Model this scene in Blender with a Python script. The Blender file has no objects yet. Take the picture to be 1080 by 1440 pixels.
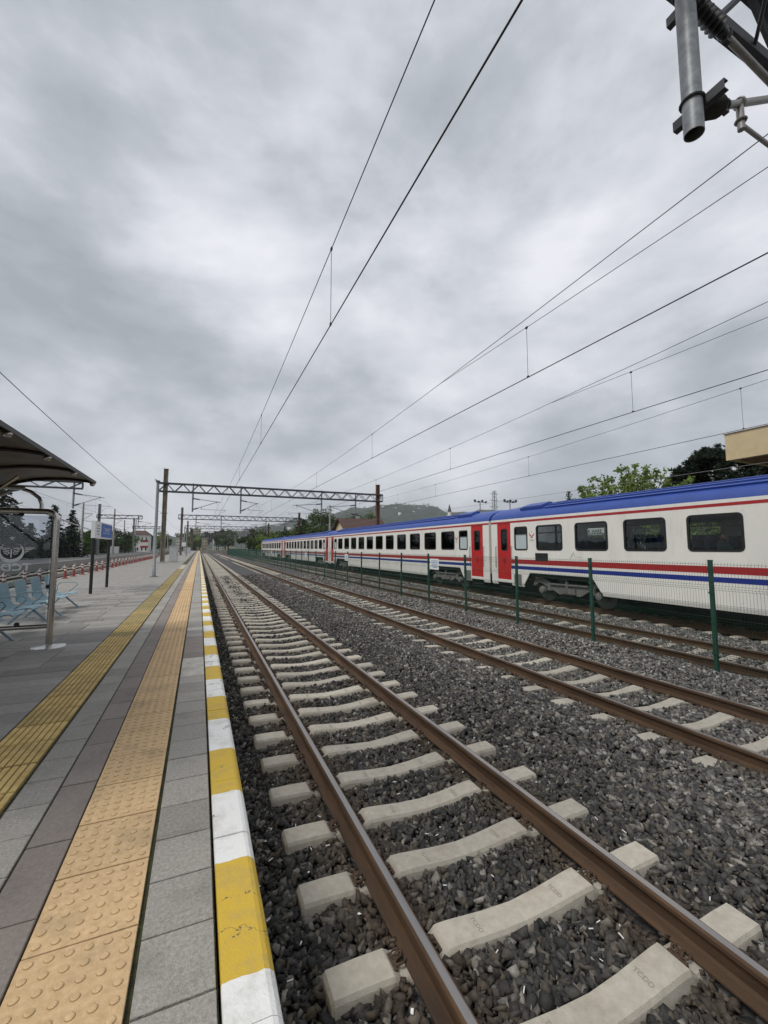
import bpy, bmesh, math, random
import numpy as np
from mathutils import Vector, Matrix, Euler
R = math.radians
scene = bpy.context.scene
COL = scene.collection
random.seed(7); rng = np.random.default_rng(7)
# ------------------------------------------------------------------ camera
cam_d = bpy.data.cameras.new('camera'); cam = bpy.data.objects.new('camera', cam_d); COL.objects.link(cam)
scene.camera = cam
cam_d.sensor_fit = 'VERTICAL'; cam_d.sensor_height = 24.0; cam_d.lens = 24.0 * 592 / 1440
cam_d.clip_start = 0.05; cam_d.clip_end = 9000
cam.location = (0, 0, 1.6)
cam.rotation_euler = Euler((R(90 + 4.876), 0, R(-23.61)), 'XYZ')
# ------------------------------------------------------------------ sky, sun, exposure
SUN_EL, SUN_AZ = R(52), R(250)          # azimuth clockwise from +Y (track direction)
world = bpy.data.worlds.new('World'); scene.world = world; world.use_nodes = True
wn, wl = world.node_tree.nodes, world.node_tree.links
wn.clear()
def W(t, **k):
    n = wn.new(t)
    for a, b in k.items(): setattr(n, a, b)
    return n
wo = W('ShaderNodeOutputWorld'); bg = W('ShaderNodeBackground'); bg.inputs[1].default_value = 0.1
sky = W('ShaderNodeTexSky', sky_type='NISHITA'); sky.sun_disc = False
sky.sun_elevation = SUN_EL; sky.sun_rotation = SUN_AZ; sky.air_density = 1.0; sky.dust_density = 2.5
tc = W('ShaderNodeTexCoord'); sp = W('ShaderNodeSeparateXYZ'); wl.new(tc.outputs['Generated'], sp.inputs[0])
def wm(op, a, b=None, c=None):
    n = W('ShaderNodeMath', operation=op)
    for i, x in enumerate((a, b, c)):
        if x is None: continue
        if isinstance(x, (int, float)): n.inputs[i].default_value = x
        else: wl.new(x, n.inputs[i])
    return n.outputs[0]
zz = wm('MAXIMUM', sp.outputs[2], 0.0)
den = wm('ADD', zz, 0.34)
cb = W('ShaderNodeCombineXYZ'); wl.new(wm('DIVIDE', sp.outputs[0], den), cb.inputs[0]); wl.new(wm('DIVIDE', sp.outputs[1], den), cb.inputs[1])
cb.inputs[2].default_value = 3.7
def wnoise(scale, detail, rough, dist, off, src=None, sq=(1,1,1)):
    mp = W('ShaderNodeMapping'); wl.new(src or cb.outputs[0], mp.inputs[0]); mp.inputs['Scale'].default_value = sq; mp.inputs['Location'].default_value = off
    n = W('ShaderNodeTexNoise'); n.inputs['Scale'].default_value = scale; n.inputs['Detail'].default_value = detail
    n.inputs['Roughness'].default_value = rough; n.inputs['Distortion'].default_value = dist
    wl.new(mp.outputs[0], n.inputs['Vector']); return n.outputs['Fac']
n1 = wnoise(1.9, 9, 0.56, 0.12, (4.9, 1.2, 0.4), tc.outputs['Generated'], (1, 1, 2.1)); n2 = wnoise(2.9, 8, 0.55, 0.1, (6.3, 2.7, 1), tc.outputs['Generated'], (1, 1, 1.8))
mixn = wm('ADD', wm('MULTIPLY', n1, 0.74), wm('MULTIPLY', n2, 0.26))
rp = W('ShaderNodeValToRGB'); wl.new(mixn, rp.inputs[0])
el = rp.color_ramp.elements
el[0].position = 0.38; el[0].color = (2.8, 2.98, 3.24, 1)
el[1].position = 0.64; el[1].color = (6.2, 6.3, 6.62, 1)
for p_, c_ in ((0.46, (3.55, 3.75, 4.05, 1)), (0.52, (4.5, 4.66, 5.0, 1)), (0.575, (5.3, 5.42, 5.78, 1))):
    e = el.new(p_); e.color = c_
# overcast sky: the cloud deck brightens from the horizon to the zenith
grad = wm('MULTIPLY_ADD', zz, 0.14, 0.98)
vm = W('ShaderNodeVectorMath', operation='SCALE'); wl.new(rp.outputs[0], vm.inputs[0]); wl.new(grad, vm.inputs['Scale'])
mx = W('ShaderNodeMix', data_type='RGBA'); mx.inputs[0].default_value = 0.94
wl.new(sky.outputs[0], mx.inputs[6]); wl.new(vm.outputs[0], mx.inputs[7])
wl.new(mx.outputs[2], bg.inputs[0]); wl.new(bg.outputs[0], wo.inputs[0])
sun_d = bpy.data.lights.new('sun', 'SUN'); sun = bpy.data.objects.new('sun', sun_d); COL.objects.link(sun)
sun_d.energy = 1.5; sun_d.angle = R(20); sun_d.color = (1.0, 0.965, 0.91)
sd = Vector((math.sin(SUN_AZ) * math.cos(SUN_EL), math.cos(SUN_AZ) * math.cos(SUN_EL), math.sin(SUN_EL)))
sun.rotation_euler = sd.to_track_quat('Z', 'Y').to_euler(); sun.location = (-20, -20, 40)
vs = scene.view_settings; vs.view_transform = 'Standard'; vs.look = 'None'; vs.exposure = 0.46; vs.gamma = 1.0; vs.use_curve_mapping = False
scene.cycles.max_bounces = 8; scene.cycles.transparent_max_bounces = 24; scene.cycles.caustics_reflective = False; scene.cycles.caustics_refractive = False
scene.cycles.use_denoising = True

# ------------------------------------------------------------------ mesh helpers
class MB:
    def __init__(s): s.v = []; s.f = []; s.m = []
    def add(s, vs_, fs, m=0):
        o = len(s.v); s.v += [tuple(p) for p in vs_]
        for q in fs: s.f.append(tuple(i + o for i in q)); s.m.append(m)
        return s
    def box(s, x0, x1, y0, y1, z0, z1, m=0):
        return s.add([(x0,y0,z0),(x1,y0,z0),(x1,y1,z0),(x0,y1,z0),(x0,y0,z1),(x1,y0,z1),(x1,y1,z1),(x0,y1,z1)],
                     [(3,2,1,0),(4,5,6,7),(0,1,5,4),(1,2,6,5),(2,3,7,6),(3,0,4,7)], m)
    def bbox(s, x0, x1, y0, y1, z0, z1, b=.004, m=0):     # box with chamfered top edges
        return s.add([(x0,y0,z0),(x1,y0,z0),(x1,y1,z0),(x0,y1,z0),(x0,y0,z1-b),(x1,y0,z1-b),(x1,y1,z1-b),(x0,y1,z1-b),
                      (x0+b,y0+b,z1),(x1-b,y0+b,z1),(x1-b,y1-b,z1),(x0+b,y1-b,z1)],
                     [(3,2,1,0),(0,1,5,4),(1,2,6,5),(2,3,7,6),(3,0,4,7),(4,5,9,8),(5,6,10,9),(6,7,11,10),(7,4,8,11),(8,9,10,11)], m)
    def obox(s, c, size, rot=None, m=0):
        hx, hy, hz = [a / 2 for a in size]; rot = rot or Matrix.Identity(3); c = Vector(c)
        pts = [c + rot @ Vector((sx*hx, sy*hy, sz*hz)) for sz in (-1,1) for sx, sy in ((-1,-1),(1,-1),(1,1),(-1,1))]
        return s.add(pts, [(3,2,1,0),(4,5,6,7),(0,1,5,4),(1,2,6,5),(2,3,7,6),(3,0,4,7)], m)
    def tube(s, a, b, r, n=8, r2=None, cap=True, m=0):
        return s.path([a, b], [r, r if r2 is None else r2], n, cap, m)
    def path(s, pts, r, n=8, cap=True, m=0, closed=False):
        pts = [Vector(p) for p in pts]; k = len(pts)
        if isinstance(r, (int, float)): r = [r] * k
        up = None; vs_ = []
        for i, p in enumerate(pts):
            if closed: t = pts[(i+1) % k] - pts[i-1]
            else: t = pts[min(i+1, k-1)] - pts[max(i-1, 0)]
            t = t.normalized() if t.length > 1e-9 else Vector((0,0,1))
            if up is None:
                up = Vector((0,0,1)) if abs(t.z) < .9 else Vector((0,1,0))
            x = t.cross(up)
            if x.length < 1e-6: x = t.cross(Vector((1,0,0)))
            x.normalize(); y = x.cross(t).normalized(); up = y
            for j in range(n):
                a = 2*math.pi*j/n + (math.pi/n if n == 4 else 0)
                vs_.append(p + (x*math.cos(a) + y*math.sin(a)) * r[i])
        fs = []
        for i in range(k if closed else k-1):
            for j in range(n):
                a = i*n + j; b_ = i*n + (j+1) % n; c = ((i+1) % k)*n
                fs.append((a, b_, c + (j+1) % n, c + j))
        if cap and not closed: fs += [tuple(range(n))[::-1], tuple((k-1)*n + j for j in range(n))]
        return s.add(vs_, fs, m)
    def lathe(s, prof, n=12, c=(0,0,0), axis=None, m=0):   # prof: (radius, height)
        c = Vector(c); q = Vector((0,0,1)).rotation_difference(Vector(axis).normalized()) if axis is not None else None
        vs_ = []
        for r_, h in prof:
            for j in range(n):
                p = Vector((r_*math.cos(2*math.pi*j/n), r_*math.sin(2*math.pi*j/n), h))
                if q: p = q @ p
                vs_.append(c + p)
        fs = [(i*n+j, i*n+(j+1) % n, (i+1)*n+(j+1) % n, (i+1)*n+j) for i in range(len(prof)-1) for j in range(n)]
        fs += [tuple(range(n))[::-1], tuple((len(prof)-1)*n+j for j in range(n))]
        return s.add(vs_, fs, m)
    def prism(s, poly, axis, a0, a1, m=0):                 # poly in the two other axes (cyclic order kept as given)
        k = len(poly)
        def P(p, a): return {'x': (a, p[0], p[1]), 'y': (p[0], a, p[1]), 'z': (p[0], p[1], a)}[axis]
        vs_ = [P(p, a0) for p in poly] + [P(p, a1) for p in poly]
        fs = [(i, (i+1) % k, k + (i+1) % k, k + i) for i in range(k)] + [tuple(range(k))[::-1], tuple(range(k, 2*k))]
        return s.add(vs_, fs, m)
    def build(s, name, mats, parent=None, org=(0,0,0), smooth=False, angle=None):
        me = bpy.data.meshes.new(name)
        ox, oy, oz = org
        me.from_pydata([(p[0]-ox, p[1]-oy, p[2]-oz) for p in s.v], [], s.f)
        if not isinstance(mats, (list, tuple)): mats = [mats]
        for q in mats: me.materials.append(q)
        if len(mats) > 1: me.polygons.foreach_set('material_index', s.m)
        bm = bmesh.new(); bm.from_mesh(me); bmesh.ops.recalc_face_normals(bm, faces=bm.faces); bm.to_mesh(me); bm.free()
        if smooth:
            me.polygons.foreach_set('use_smooth', [True]*len(me.polygons))
            me.set_sharp_from_angle(angle=R(angle or 40))
        o = bpy.data.objects.new(name, me); COL.objects.link(o)
        if parent is not None: o.parent = parent
        return o
def mo(name, me, parent=None, loc=(0,0,0), rz=0, scale=None):      # another object on shared mesh data
    o = bpy.data.objects.new(name, me); COL.objects.link(o); o.location = loc
    if rz: o.rotation_euler = (0, 0, rz)
    if scale: o.scale = scale
    if parent is not None: o.parent = parent
    return o
def thing(name, label, cat, loc=(0,0,0), group=None, rz=0):
    o = bpy.data.objects.new(name, None); COL.objects.link(o); o.location = loc; o.rotation_euler = (0,0,rz)
    o.empty_display_size = .2
    return tag(o, label, cat, group)
def tag(o, label, cat, group=None):
    o['label'] = label; o['category'] = cat
    if group: o['group'] = group
    elif 'group' in o: del o['group']
    return o
def struct(o, label=None, kind='structure'):
    o['kind'] = kind
    if label: o['label'] = label
    return o
KIDS = {}
def kids(o): return [c for c in bpy.data.objects if c.parent == o]
def tree_of(o):
    d = {}
    for c in COL.objects:
        if c.parent is not None: d.setdefault(c.parent, []).append(c)
    return d
def copy_tree(o, d, parent=None):
    c = o.copy(); COL.objects.link(c); c.parent = parent
    for ch in d.get(o, []): copy_tree(ch, d, c)
    return c
def npmesh(name, V, F, mat, parent=None, smooth=False):             # V (n,3), F (m,k)
    me = bpy.data.meshes.new(name); V = np.asarray(V, np.float32); F = np.asarray(F, np.int32)
    m, k = F.shape
    me.vertices.add(len(V)); me.vertices.foreach_set('co', V.ravel())
    me.loops.add(m*k); me.loops.foreach_set('vertex_index', F.ravel())
    me.polygons.add(m); me.polygons.foreach_set('loop_start', np.arange(0, m*k, k, dtype=np.int32))
    me.polygons.foreach_set('loop_total', np.full(m, k, np.int32))
    me.update(calc_edges=True); me.validate()
    if smooth: me.polygons.foreach_set('use_smooth', [True]*m)
    for q in (mat if isinstance(mat, (list, tuple)) else [mat]): me.materials.append(q)
    o = bpy.data.objects.new(name, me); COL.objects.link(o)
    if parent is not None: o.parent = parent
    return o
def text_mesh(name, s, size, mat, depth=.002, bold=0.0, align='CENTER'):
    cu = bpy.data.curves.new(name, 'FONT'); cu.body = s; cu.size = size; cu.extrude = depth; cu.offset = bold
    cu.align_x = align; cu.align_y = 'CENTER'; cu.resolution_u = 3
    o = bpy.data.objects.new('tmp', cu); COL.objects.link(o)
    dg = bpy.context.evaluated_depsgraph_get(); me = bpy.data.meshes.new_from_object(o.evaluated_get(dg))
    bpy.data.objects.remove(o); bpy.data.curves.remove(cu)
    me.name = name; me.materials.clear(); me.materials.append(mat); return me
# ------------------------------------------------------------------ materials
MATS = {}
def M(name, c, r=.6, metal=0.0, var=.14, vs=5.0, bump=0.0, bs=60.0, c2=None, rnd=0.0, stain=0.0, stain_c=(.05,.045,.04), ss=1.3, spec=.5, aniso=None):
    m = bpy.data.materials.new(name); m.use_nodes = True; nt = m.node_tree; N, L = nt.nodes, nt.links
    b = N['Principled BSDF']; b.inputs['Roughness'].default_value = r; b.inputs['Metallic'].default_value = metal
    b.inputs['Specular IOR Level'].default_value = spec
    g = N.new('ShaderNodeNewGeometry'); vec = g.outputs['Position']
    if aniso:
        mp = N.new('ShaderNodeMapping'); mp.inputs['Scale'].default_value = aniso; L.new(vec, mp.inputs[0]); vec = mp.outputs[0]
    def noise(sc, det=5, rough=.6):
        n = N.new('ShaderNodeTexNoise'); n.inputs['Scale'].default_value = sc; n.inputs['Detail'].default_value = det
        n.inputs['Roughness'].default_value = rough; L.new(vec, n.inputs['Vector']); return n.outputs['Fac']
    def mixc(f, a, bb):
        x = N.new('ShaderNodeMix'); x.data_type = 'RGBA'
        for i, q in ((0, f), (6, a), (7, bb)):
            if isinstance(q, (int, float)): x.inputs[i].default_value = q
            elif isinstance(q, tuple): x.inputs[i].default_value = (*q[:3], 1)
            else: L.new(q, x.inputs[i])
        return x.outputs[2]
    def ramp(f, lo, hi):
        x = N.new('ShaderNodeMapRange'); x.inputs[1].default_value = lo; x.inputs[2].default_value = hi; L.new(f, x.inputs[0]); return x.outputs[0]
    lo = tuple(max(0, q*(1-var)) for q in c); hi = tuple(min(1, q*(1+var)) for q in (c2 or c))
    col = mixc(ramp(noise(vs), .3, .7), lo, hi)
    if stain:
        f = ramp(noise(ss, 6, .65), .52, .72); mm = N.new('ShaderNodeMath'); mm.operation = 'MULTIPLY'; mm.inputs[1].default_value = stain; L.new(f, mm.inputs[0])
        col = mixc(mm.outputs[0], col, stain_c)
    if rnd:
        oi = N.new('ShaderNodeObjectInfo'); mr = N.new('ShaderNodeMapRange'); L.new(oi.outputs['Random'], mr.inputs[0])
        mr.inputs[3].default_value = 1-rnd; mr.inputs[4].default_value = 1+rnd
        h = N.new('ShaderNodeHueSaturation'); L.new(col, h.inputs['Color']); L.new(mr.outputs[0], h.inputs['Value']); col = h.outputs[0]
    L.new(col, b.inputs['Base Color'])
    if bump:
        bp = N.new('ShaderNodeBump'); bp.inputs['Strength'].default_value = bump; bp.inputs['Distance'].default_value = .02
        L.new(noise(bs, 4), bp.inputs['Height']); L.new(bp.outputs[0], b.inputs['Normal'])
    MATS[name] = m; return m
def leaf_mat(name, c, c2, tr=.25):
    m = bpy.data.materials.new(name); m.use_nodes = True; N, L = m.node_tree.nodes, m.node_tree.links
    b = N['Principled BSDF']; b.inputs['Roughness'].default_value = .6; b.inputs['Specular IOR Level'].default_value = .25
    g = N.new('ShaderNodeNewGeometry'); rp_ = N.new('ShaderNodeValToRGB'); L.new(g.outputs['Random Per Island'], rp_.inputs[0])
    rp_.color_ramp.elements[0].color = (*c, 1); rp_.color_ramp.elements[1].color = (*c2, 1)
    n = N.new('ShaderNodeTexNoise'); n.inputs['Scale'].default_value = .35; L.new(g.outputs['Position'], n.inputs['Vector'])
    mr = N.new('ShaderNodeMapRange'); L.new(n.outputs['Fac'], mr.inputs[0]); mr.inputs[1].default_value = .3; mr.inputs[2].default_value = .7; mr.inputs[3].default_value = .75; mr.inputs[4].default_value = 1.25
    h = N.new('ShaderNodeHueSaturation'); L.new(rp_.outputs[0], h.inputs['Color']); L.new(mr.outputs[0], h.inputs['Value'])
    L.new(h.outputs[0], b.inputs['Base Color'])
    t = N.new('ShaderNodeBsdfTranslucent'); L.new(h.outputs[0], t.inputs[0]); mixs = N.new('ShaderNodeMixShader'); mixs.inputs[0].default_value = tr
    L.new(b.outputs[0], mixs.inputs[1]); L.new(t.outputs[0], mixs.inputs[2]); L.new(mixs.outputs[0], N['Material Output'].inputs[0])
    return m
def glass_mat(name, tint, refl=.10, rough=.02):
    m = bpy.data.materials.new(name); m.use_nodes = True; N, L = m.node_tree.nodes, m.node_tree.links
    N.remove(N['Principled BSDF']); t = N.new('ShaderNodeBsdfTransparent'); t.inputs[0].default_value = (*tint, 1)
    gl = N.new('ShaderNodeBsdfGlossy'); gl.inputs['Roughness'].default_value = rough; gl.inputs[0].default_value = (.9,.93,.95,1)
    lw = N.new('ShaderNodeFresnel'); lw.inputs[0].default_value = 1.36
    ma = N.new('ShaderNodeMath'); ma.operation = 'ADD'; ma.use_clamp = True; ma.inputs[1].default_value = refl - .035; L.new(lw.outputs[0], ma.inputs[0])
    ms = N.new('ShaderNodeMixShader'); L.new(ma.outputs[0], ms.inputs[0]); L.new(t.outputs[0], ms.inputs[1]); L.new(gl.outputs[0], ms.inputs[2])
    L.new(ms.outputs[0], N['Material Output'].inputs[0]); return m
m_grey = M('grey_paver', (.31,.287,.25), .85, var=.22, vs=60, bump=.5, bs=160, rnd=.13, stain=.55, stain_c=(.16,.15,.125), ss=3.4, c2=(.33,.315,.285))
m_pav = M('main_paver', (.27,.25,.218), .8, var=.22, vs=14, bump=.3, bs=80, rnd=.26, stain=.55, stain_c=(.31,.295,.275), ss=.9, c2=(.215,.207,.195))
m_mar = M('maroon_paver', (.228,.196,.174), .85, var=.15, vs=45, bump=.3, bs=90, rnd=.10, stain=.4, stain_c=(.10,.085,.085), ss=2.5)
m_tac = M('tactile_yellow', (.56,.375,.19), .8, var=.12, vs=30, bump=.2, bs=120, rnd=.07, stain=.7, stain_c=(.31,.23,.14), ss=2.4, c2=(.60,.425,.235))
m_guide = M('guide_yellow', (.50,.34,.10), .8, var=.18, vs=8, bump=.2, bs=100, rnd=.10, stain=.6, stain_c=(.26,.185,.075), ss=2.6, c2=(.54,.39,.15))
m_mortar = M('joint_moss', (.028,.026,.016), .95, var=.4, vs=14, bump=.5, bs=120, c2=(.045,.05,.016))
m_conc = M('concrete', (.33,.32,.295), .85, var=.13, vs=9, bump=.22, bs=110, stain=.35, stain_c=(.2,.18,.15), ss=3.1, rnd=.05)
m_sleeper = M('sleeper_concrete', (.40,.365,.30), .88, var=.08, vs=18, bump=.4, bs=160, stain=.4, stain_c=(.25,.205,.145), ss=3.0, rnd=.12, c2=(.44,.405,.34))
m_rust = M('rail_rust', (.055,.030,.015), .75, var=.3, vs=9, bump=.2, bs=120, c2=(.08,.044,.021), aniso=(1,.15,1))
m_head = M('rail_head', (.30,.29,.29), .3, metal=.8, var=.2, vs=14, c2=(.34,.31,.28), aniso=(1,.04,1))
m_clip = M('clip_rust', (.075,.047,.03), .8, var=.3, vs=30)
m_fence = M('fence_green', (.012,.062,.043), .5, var=.15, vs=4)
m_white = M('coach_white', (.75,.735,.68), .38, var=.04, vs=1.2, stain=.30, stain_c=(.50,.46,.39), ss=2.2, aniso=(1,1,.3))
m_red = M('coach_red', (.47,.012,.013), .35, var=.06, vs=2)
m_dred = M('stripe_red', (.36,.014,.018), .35, var=.06, vs=2)
m_blue = M('stripe_blue', (.012,.028,.22), .35, var=.06, vs=2)
m_roof = M('roof_blue', (.032,.074,.31), .45, var=.10, vs=1.5, stain=.2, stain_c=(.05,.06,.16), ss=1.2)
m_black = M('rubber_black', (.010,.010,.011), .5, var=.2)
m_under = M('underframe', (.022,.021,.020), .8, var=.3, vs=3)
m_bogie = M('bogie_grey', (.15,.145,.135), .65, var=.2, vs=5, stain=.5, stain_c=(.06,.05,.04), ss=3)
m_steelw = M('wheel_steel', (.10,.095,.09), .5, metal=.5, var=.2)
m_inner = M('coach_lining', (.16,.16,.155), .7, var=.05)
m_seat = M('coach_seat_blue', (.012,.02,.075), .85, var=.2, vs=6)
m_galv = M('galvanised', (.22,.235,.245), .5, metal=.35, var=.22, vs=11, c2=(.26,.275,.285), stain=.3, stain_c=(.12,.13,.135), ss=6)
m_galvd = M('galvanised_dark', (.052,.056,.063), .6, metal=.0, var=.2, vs=9)
m_mast = M('mast_rust', (.17,.135,.105), .8, var=.25, vs=4, c2=(.28,.24,.20), stain=.6, stain_c=(.075,.05,.035), ss=1.6, aniso=(1,1,.3))
m_mastr = M('mast_red_rust', (.14,.062,.04), .8, var=.25, vs=4, stain=.5, stain_c=(.09,.06,.045), ss=1.6, aniso=(1,1,.3))
m_insul = M('insulator', (.028,.026,.026), .35, var=.2)
m_tube = M('alu_tube', (.32,.30,.285), .5, metal=.5, var=.15, vs=9)
m_wire = M('wire', (.022,.021,.02), .6, metal=.3, var=.1)
m_ss = M('stainless', (.50,.48,.45), .22, metal=1.0, var=.08, vs=3)
m_canopy = M('canopy_brown', (.072,.05,.028), .45, var=.3, vs=2.5, c2=(.115,.085,.05), spec=.25)
m_rib = M('canopy_rib', (.03,.023,.018), .5, var=.2)
m_bench = M('bench_blue', (.25,.37,.41), .45, var=.08, vs=5)
m_benchleg = M('bench_leg', (.19,.28,.32), .5, var=.1, vs=5)
m_sblue = M('sign_blue', (.015,.11,.42), .45, var=.05)
m_swhite = M('sign_white', (.72,.74,.74), .5, var=.04)
m_cab = M('cabinet_grey', (.47,.49,.49), .5, var=.05, vs=2, stain=.2, stain_c=(.3,.3,.29))
m_bred = M('bollard_red', (.25,.05,.042), .6, var=.12, vs=5)
m_bwhite = M('bollard_white', (.68,.66,.63), .6, var=.08)
m_bark = M('bark', (.06,.048,.036), .9, var=.3, vs=6, bump=.5, bs=20)
m_wallw = M('wall_white', (.66,.64,.60), .8, var=.06, vs=.6, stain=.2, stain_c=(.45,.42,.38))
m_wallb = M('wall_beige', (.60,.48,.29), .9, var=.08, vs=1.5, bump=.4, bs=30, stain=.35, stain_c=(.4,.29,.16), ss=1.2)
m_soffit = M('soffit_wood', (.22,.115,.055), .7, var=.2, vs=3)
m_tile = M('roof_tile', (.07,.038,.03), .85, var=.25, vs=2.5)
m_ground = M('ground_earth', (.085,.085,.05), .95, var=.35, vs=.06, c2=(.06,.085,.035))
m_asph = M('asphalt', (.10,.10,.10), .9, var=.15, vs=.8)
m_glass = glass_mat('coach_glass', (.84,.87,.85), .028)
m_frost = M('frosted_pane', (.45,.52,.53), .35, var=.04)
m_pglass = glass_mat('panel_glass', (.80,.83,.86), .05)
m_wglass = M('window_glass', (.03,.04,.045), .15, var=.3, vs=.8)
def kerb_mat():
    m = M('kerb_paint', (.6,.6,.6), .65, bump=.25, bs=90)
    N, L = m.node_tree.nodes, m.node_tree.links; b = N['Principled BSDF']
    g = N.new('ShaderNodeNewGeometry'); s = N.new('ShaderNodeSeparateXYZ'); L.new(g.outputs['Position'], s.inputs[0])
    nz = N.new('ShaderNodeTexNoise'); nz.inputs['Scale'].default_value = 14; nz.inputs['Detail'].default_value = 5; L.new(g.outputs['Position'], nz.inputs['Vector'])
    def mt(op, a, b_):
        n = N.new('ShaderNodeMath'); n.operation = op
        for i, x in enumerate((a, b_)):
            if isinstance(x, (int, float)): n.inputs[i].default_value = x
            else: L.new(x, n.inputs[i])
        return n.outputs[0]
    yy = mt('ADD', s.outputs[1], mt('MULTIPLY', mt('SUBTRACT', nz.outputs['Fac'], .5), .035))
    k = mt('MODULO', mt('FLOOR', mt('DIVIDE', mt('ADD', yy, 0.649*10 - 1.783), .649), 0), 2)   # 0 yellow, 1 white
    def mc(f, a, bb):
        x = N.new('ShaderNodeMix'); x.data_type = 'RGBA'
        for i, q in ((0, f), (6, a), (7, bb)):
            if isinstance(q, tuple): x.inputs[i].default_value = (*q, 1)
            else: L.new(q, x.inputs[i])
        return x.outputs[2]
    base = mc(k, (.60,.40,.04), (.78,.78,.75))
    n2_ = N.new('ShaderNodeTexNoise'); n2_.inputs['Scale'].default_value = 5; n2_.inputs['Detail'].default_value = 7; n2_.inputs['Roughness'].default_value = .7; L.new(g.outputs['Position'], n2_.inputs['Vector'])
    mr = N.new('ShaderNodeMapRange'); mr.inputs[1].default_value = .48; mr.inputs[2].default_value = .76; mr.inputs[4].default_value = .62; L.new(n2_.outputs['Fac'], mr.inputs[0])
    c1 = mc(mr.outputs[0], base, (.28,.24,.16))
    v = N.new('ShaderNodeTexVoronoi'); v.feature = 'DISTANCE_TO_EDGE'; v.inputs['Scale'].default_value = 2.3
    wv = N.new('ShaderNodeVectorMath'); wv.operation = 'ADD'; L.new(g.outputs['Position'], wv.inputs[0])
    sc_ = N.new('ShaderNodeVectorMath'); sc_.operation = 'SCALE'; L.new(nz.outputs['Color'], sc_.inputs[0]); sc_.inputs['Scale'].default_value = .25; L.new(sc_.outputs[0], wv.inputs[1]); L.new(wv.outputs[0], v.inputs['Vector'])
    crack = mt('LESS_THAN', v.outputs['Distance'], .006)
    n3_ = N.new('ShaderNodeTexNoise'); n3_.inputs['Scale'].default_value = 1.4; L.new(g.outputs['Position'], n3_.inputs['Vector'])
    crack = mt('MULTIPLY', crack, mt('GREATER_THAN', n3_.outputs['Fac'], .53))
    L.new(mc(crack, c1, (.12,.10,.07)), b.inputs['Base Color']); return m
m_kerb = kerb_mat()
def stone_mat():
    m = bpy.data.materials.new('ballast_stone'); m.use_nodes = True; N, L = m.node_tree.nodes, m.node_tree.links; b = N['Principled BSDF']
    b.inputs['Roughness'].default_value = .8; b.inputs['Specular IOR Level'].default_value = .3
    g = N.new('ShaderNodeNewGeometry')
    def rmp(els):
        r_ = N.new('ShaderNodeValToRGB'); L.new(g.outputs['Random Per Island'], r_.inputs[0]); e = r_.color_ramp.elements
        e[0].position, e[0].color = els[0][0], (*els[0][1], 1); e[1].position, e[1].color = els[-1][0], (*els[-1][1], 1)
        for p, c in els[1:-1]: q = e.new(p); q.color = (*c, 1)
        return r_.outputs[0]
    dark = rmp([(0,(.023,.0225,.022)),(.40,(.044,.043,.041)),(.66,(.075,.07,.063)),(.80,(.082,.066,.047)),(.90,(.14,.132,.12)),(.97,(.19,.175,.15)),(1,(.30,.28,.25))])
    light = rmp([(0,(.046,.045,.043)),(.35,(.105,.102,.097)),(.62,(.185,.18,.17)),(.80,(.15,.128,.10)),(.91,(.31,.30,.275)),(1,(.40,.385,.35))])
    s = N.new('ShaderNodeSeparateXYZ'); L.new(g.outputs['Position'], s.inputs[0])
    n = N.new('ShaderNodeTexNoise'); n.inputs['Scale'].default_value = .8; n.inputs['Detail'].default_value = 4; L.new(g.outputs['Position'], n.inputs['Vector'])
    a = N.new('ShaderNodeMath'); a.operation = 'MULTIPLY_ADD'; a.inputs[1].default_value = 2.4; L.new(n.outputs['Fac'], a.inputs[0]); L.new(s.outputs[0], a.inputs[2])
    mr = N.new('ShaderNodeMapRange'); L.new(a.outputs[0], mr.inputs[0]); mr.inputs[1].default_value = 4.0; mr.inputs[2].default_value = 7.6
    x = N.new('ShaderNodeMix'); x.data_type = 'RGBA'; L.new(mr.outputs[0], x.inputs[0]); L.new(dark, x.inputs[6]); L.new(light, x.inputs[7])
    dst = []
    for rx in (1.2135, 2.7205, 5.4615, 6.9685):                       # rust dust beside the rails
        q = N.new('ShaderNodeMath'); q.operation = 'SUBTRACT'; L.new(s.outputs[0], q.inputs[0]); q.inputs[1].default_value = rx
        w = N.new('ShaderNodeMath'); w.operation = 'ABSOLUTE'; L.new(q.outputs[0], w.inputs[0]); dst.append(w.outputs[0])
    while len(dst) > 1:
        q = N.new('ShaderNodeMath'); q.operation = 'MINIMUM'; L.new(dst.pop(0), q.inputs[0]); L.new(dst.pop(0), q.inputs[1]); dst.append(q.outputs[0])
    rm_ = N.new('ShaderNodeMapRange'); L.new(dst[0], rm_.inputs[0]); rm_.inputs[1].default_value = .12; rm_.inputs[2].default_value = .42; rm_.inputs[3].default_value = .62; rm_.inputs[4].default_value = 0
    xr_ = N.new('ShaderNodeMix'); xr_.data_type = 'RGBA'; L.new(rm_.outputs[0], xr_.inputs[0]); L.new(x.outputs[2], xr_.inputs[6]); xr_.inputs[7].default_value = (.075,.052,.034,1); x = xr_
    n2_ = N.new('ShaderNodeTexNoise'); n2_.inputs['Scale'].default_value = 45; n2_.inputs['Detail'].default_value = 4; L.new(g.outputs['Position'], n2_.inputs['Vector'])
    m2 = N.new('ShaderNodeMapRange'); L.new(n2_.outputs['Fac'], m2.inputs[0]); m2.inputs[1].default_value = .3; m2.inputs[2].default_value = .7; m2.inputs[3].default_value = .72; m2.inputs[4].default_value = 1.3
    h = N.new('ShaderNodeHueSaturation'); L.new(x.outputs[2], h.inputs['Color']); L.new(m2.outputs[0], h.inputs['Value']); L.new(h.outputs[0], b.inputs['Base Color'])
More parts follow.
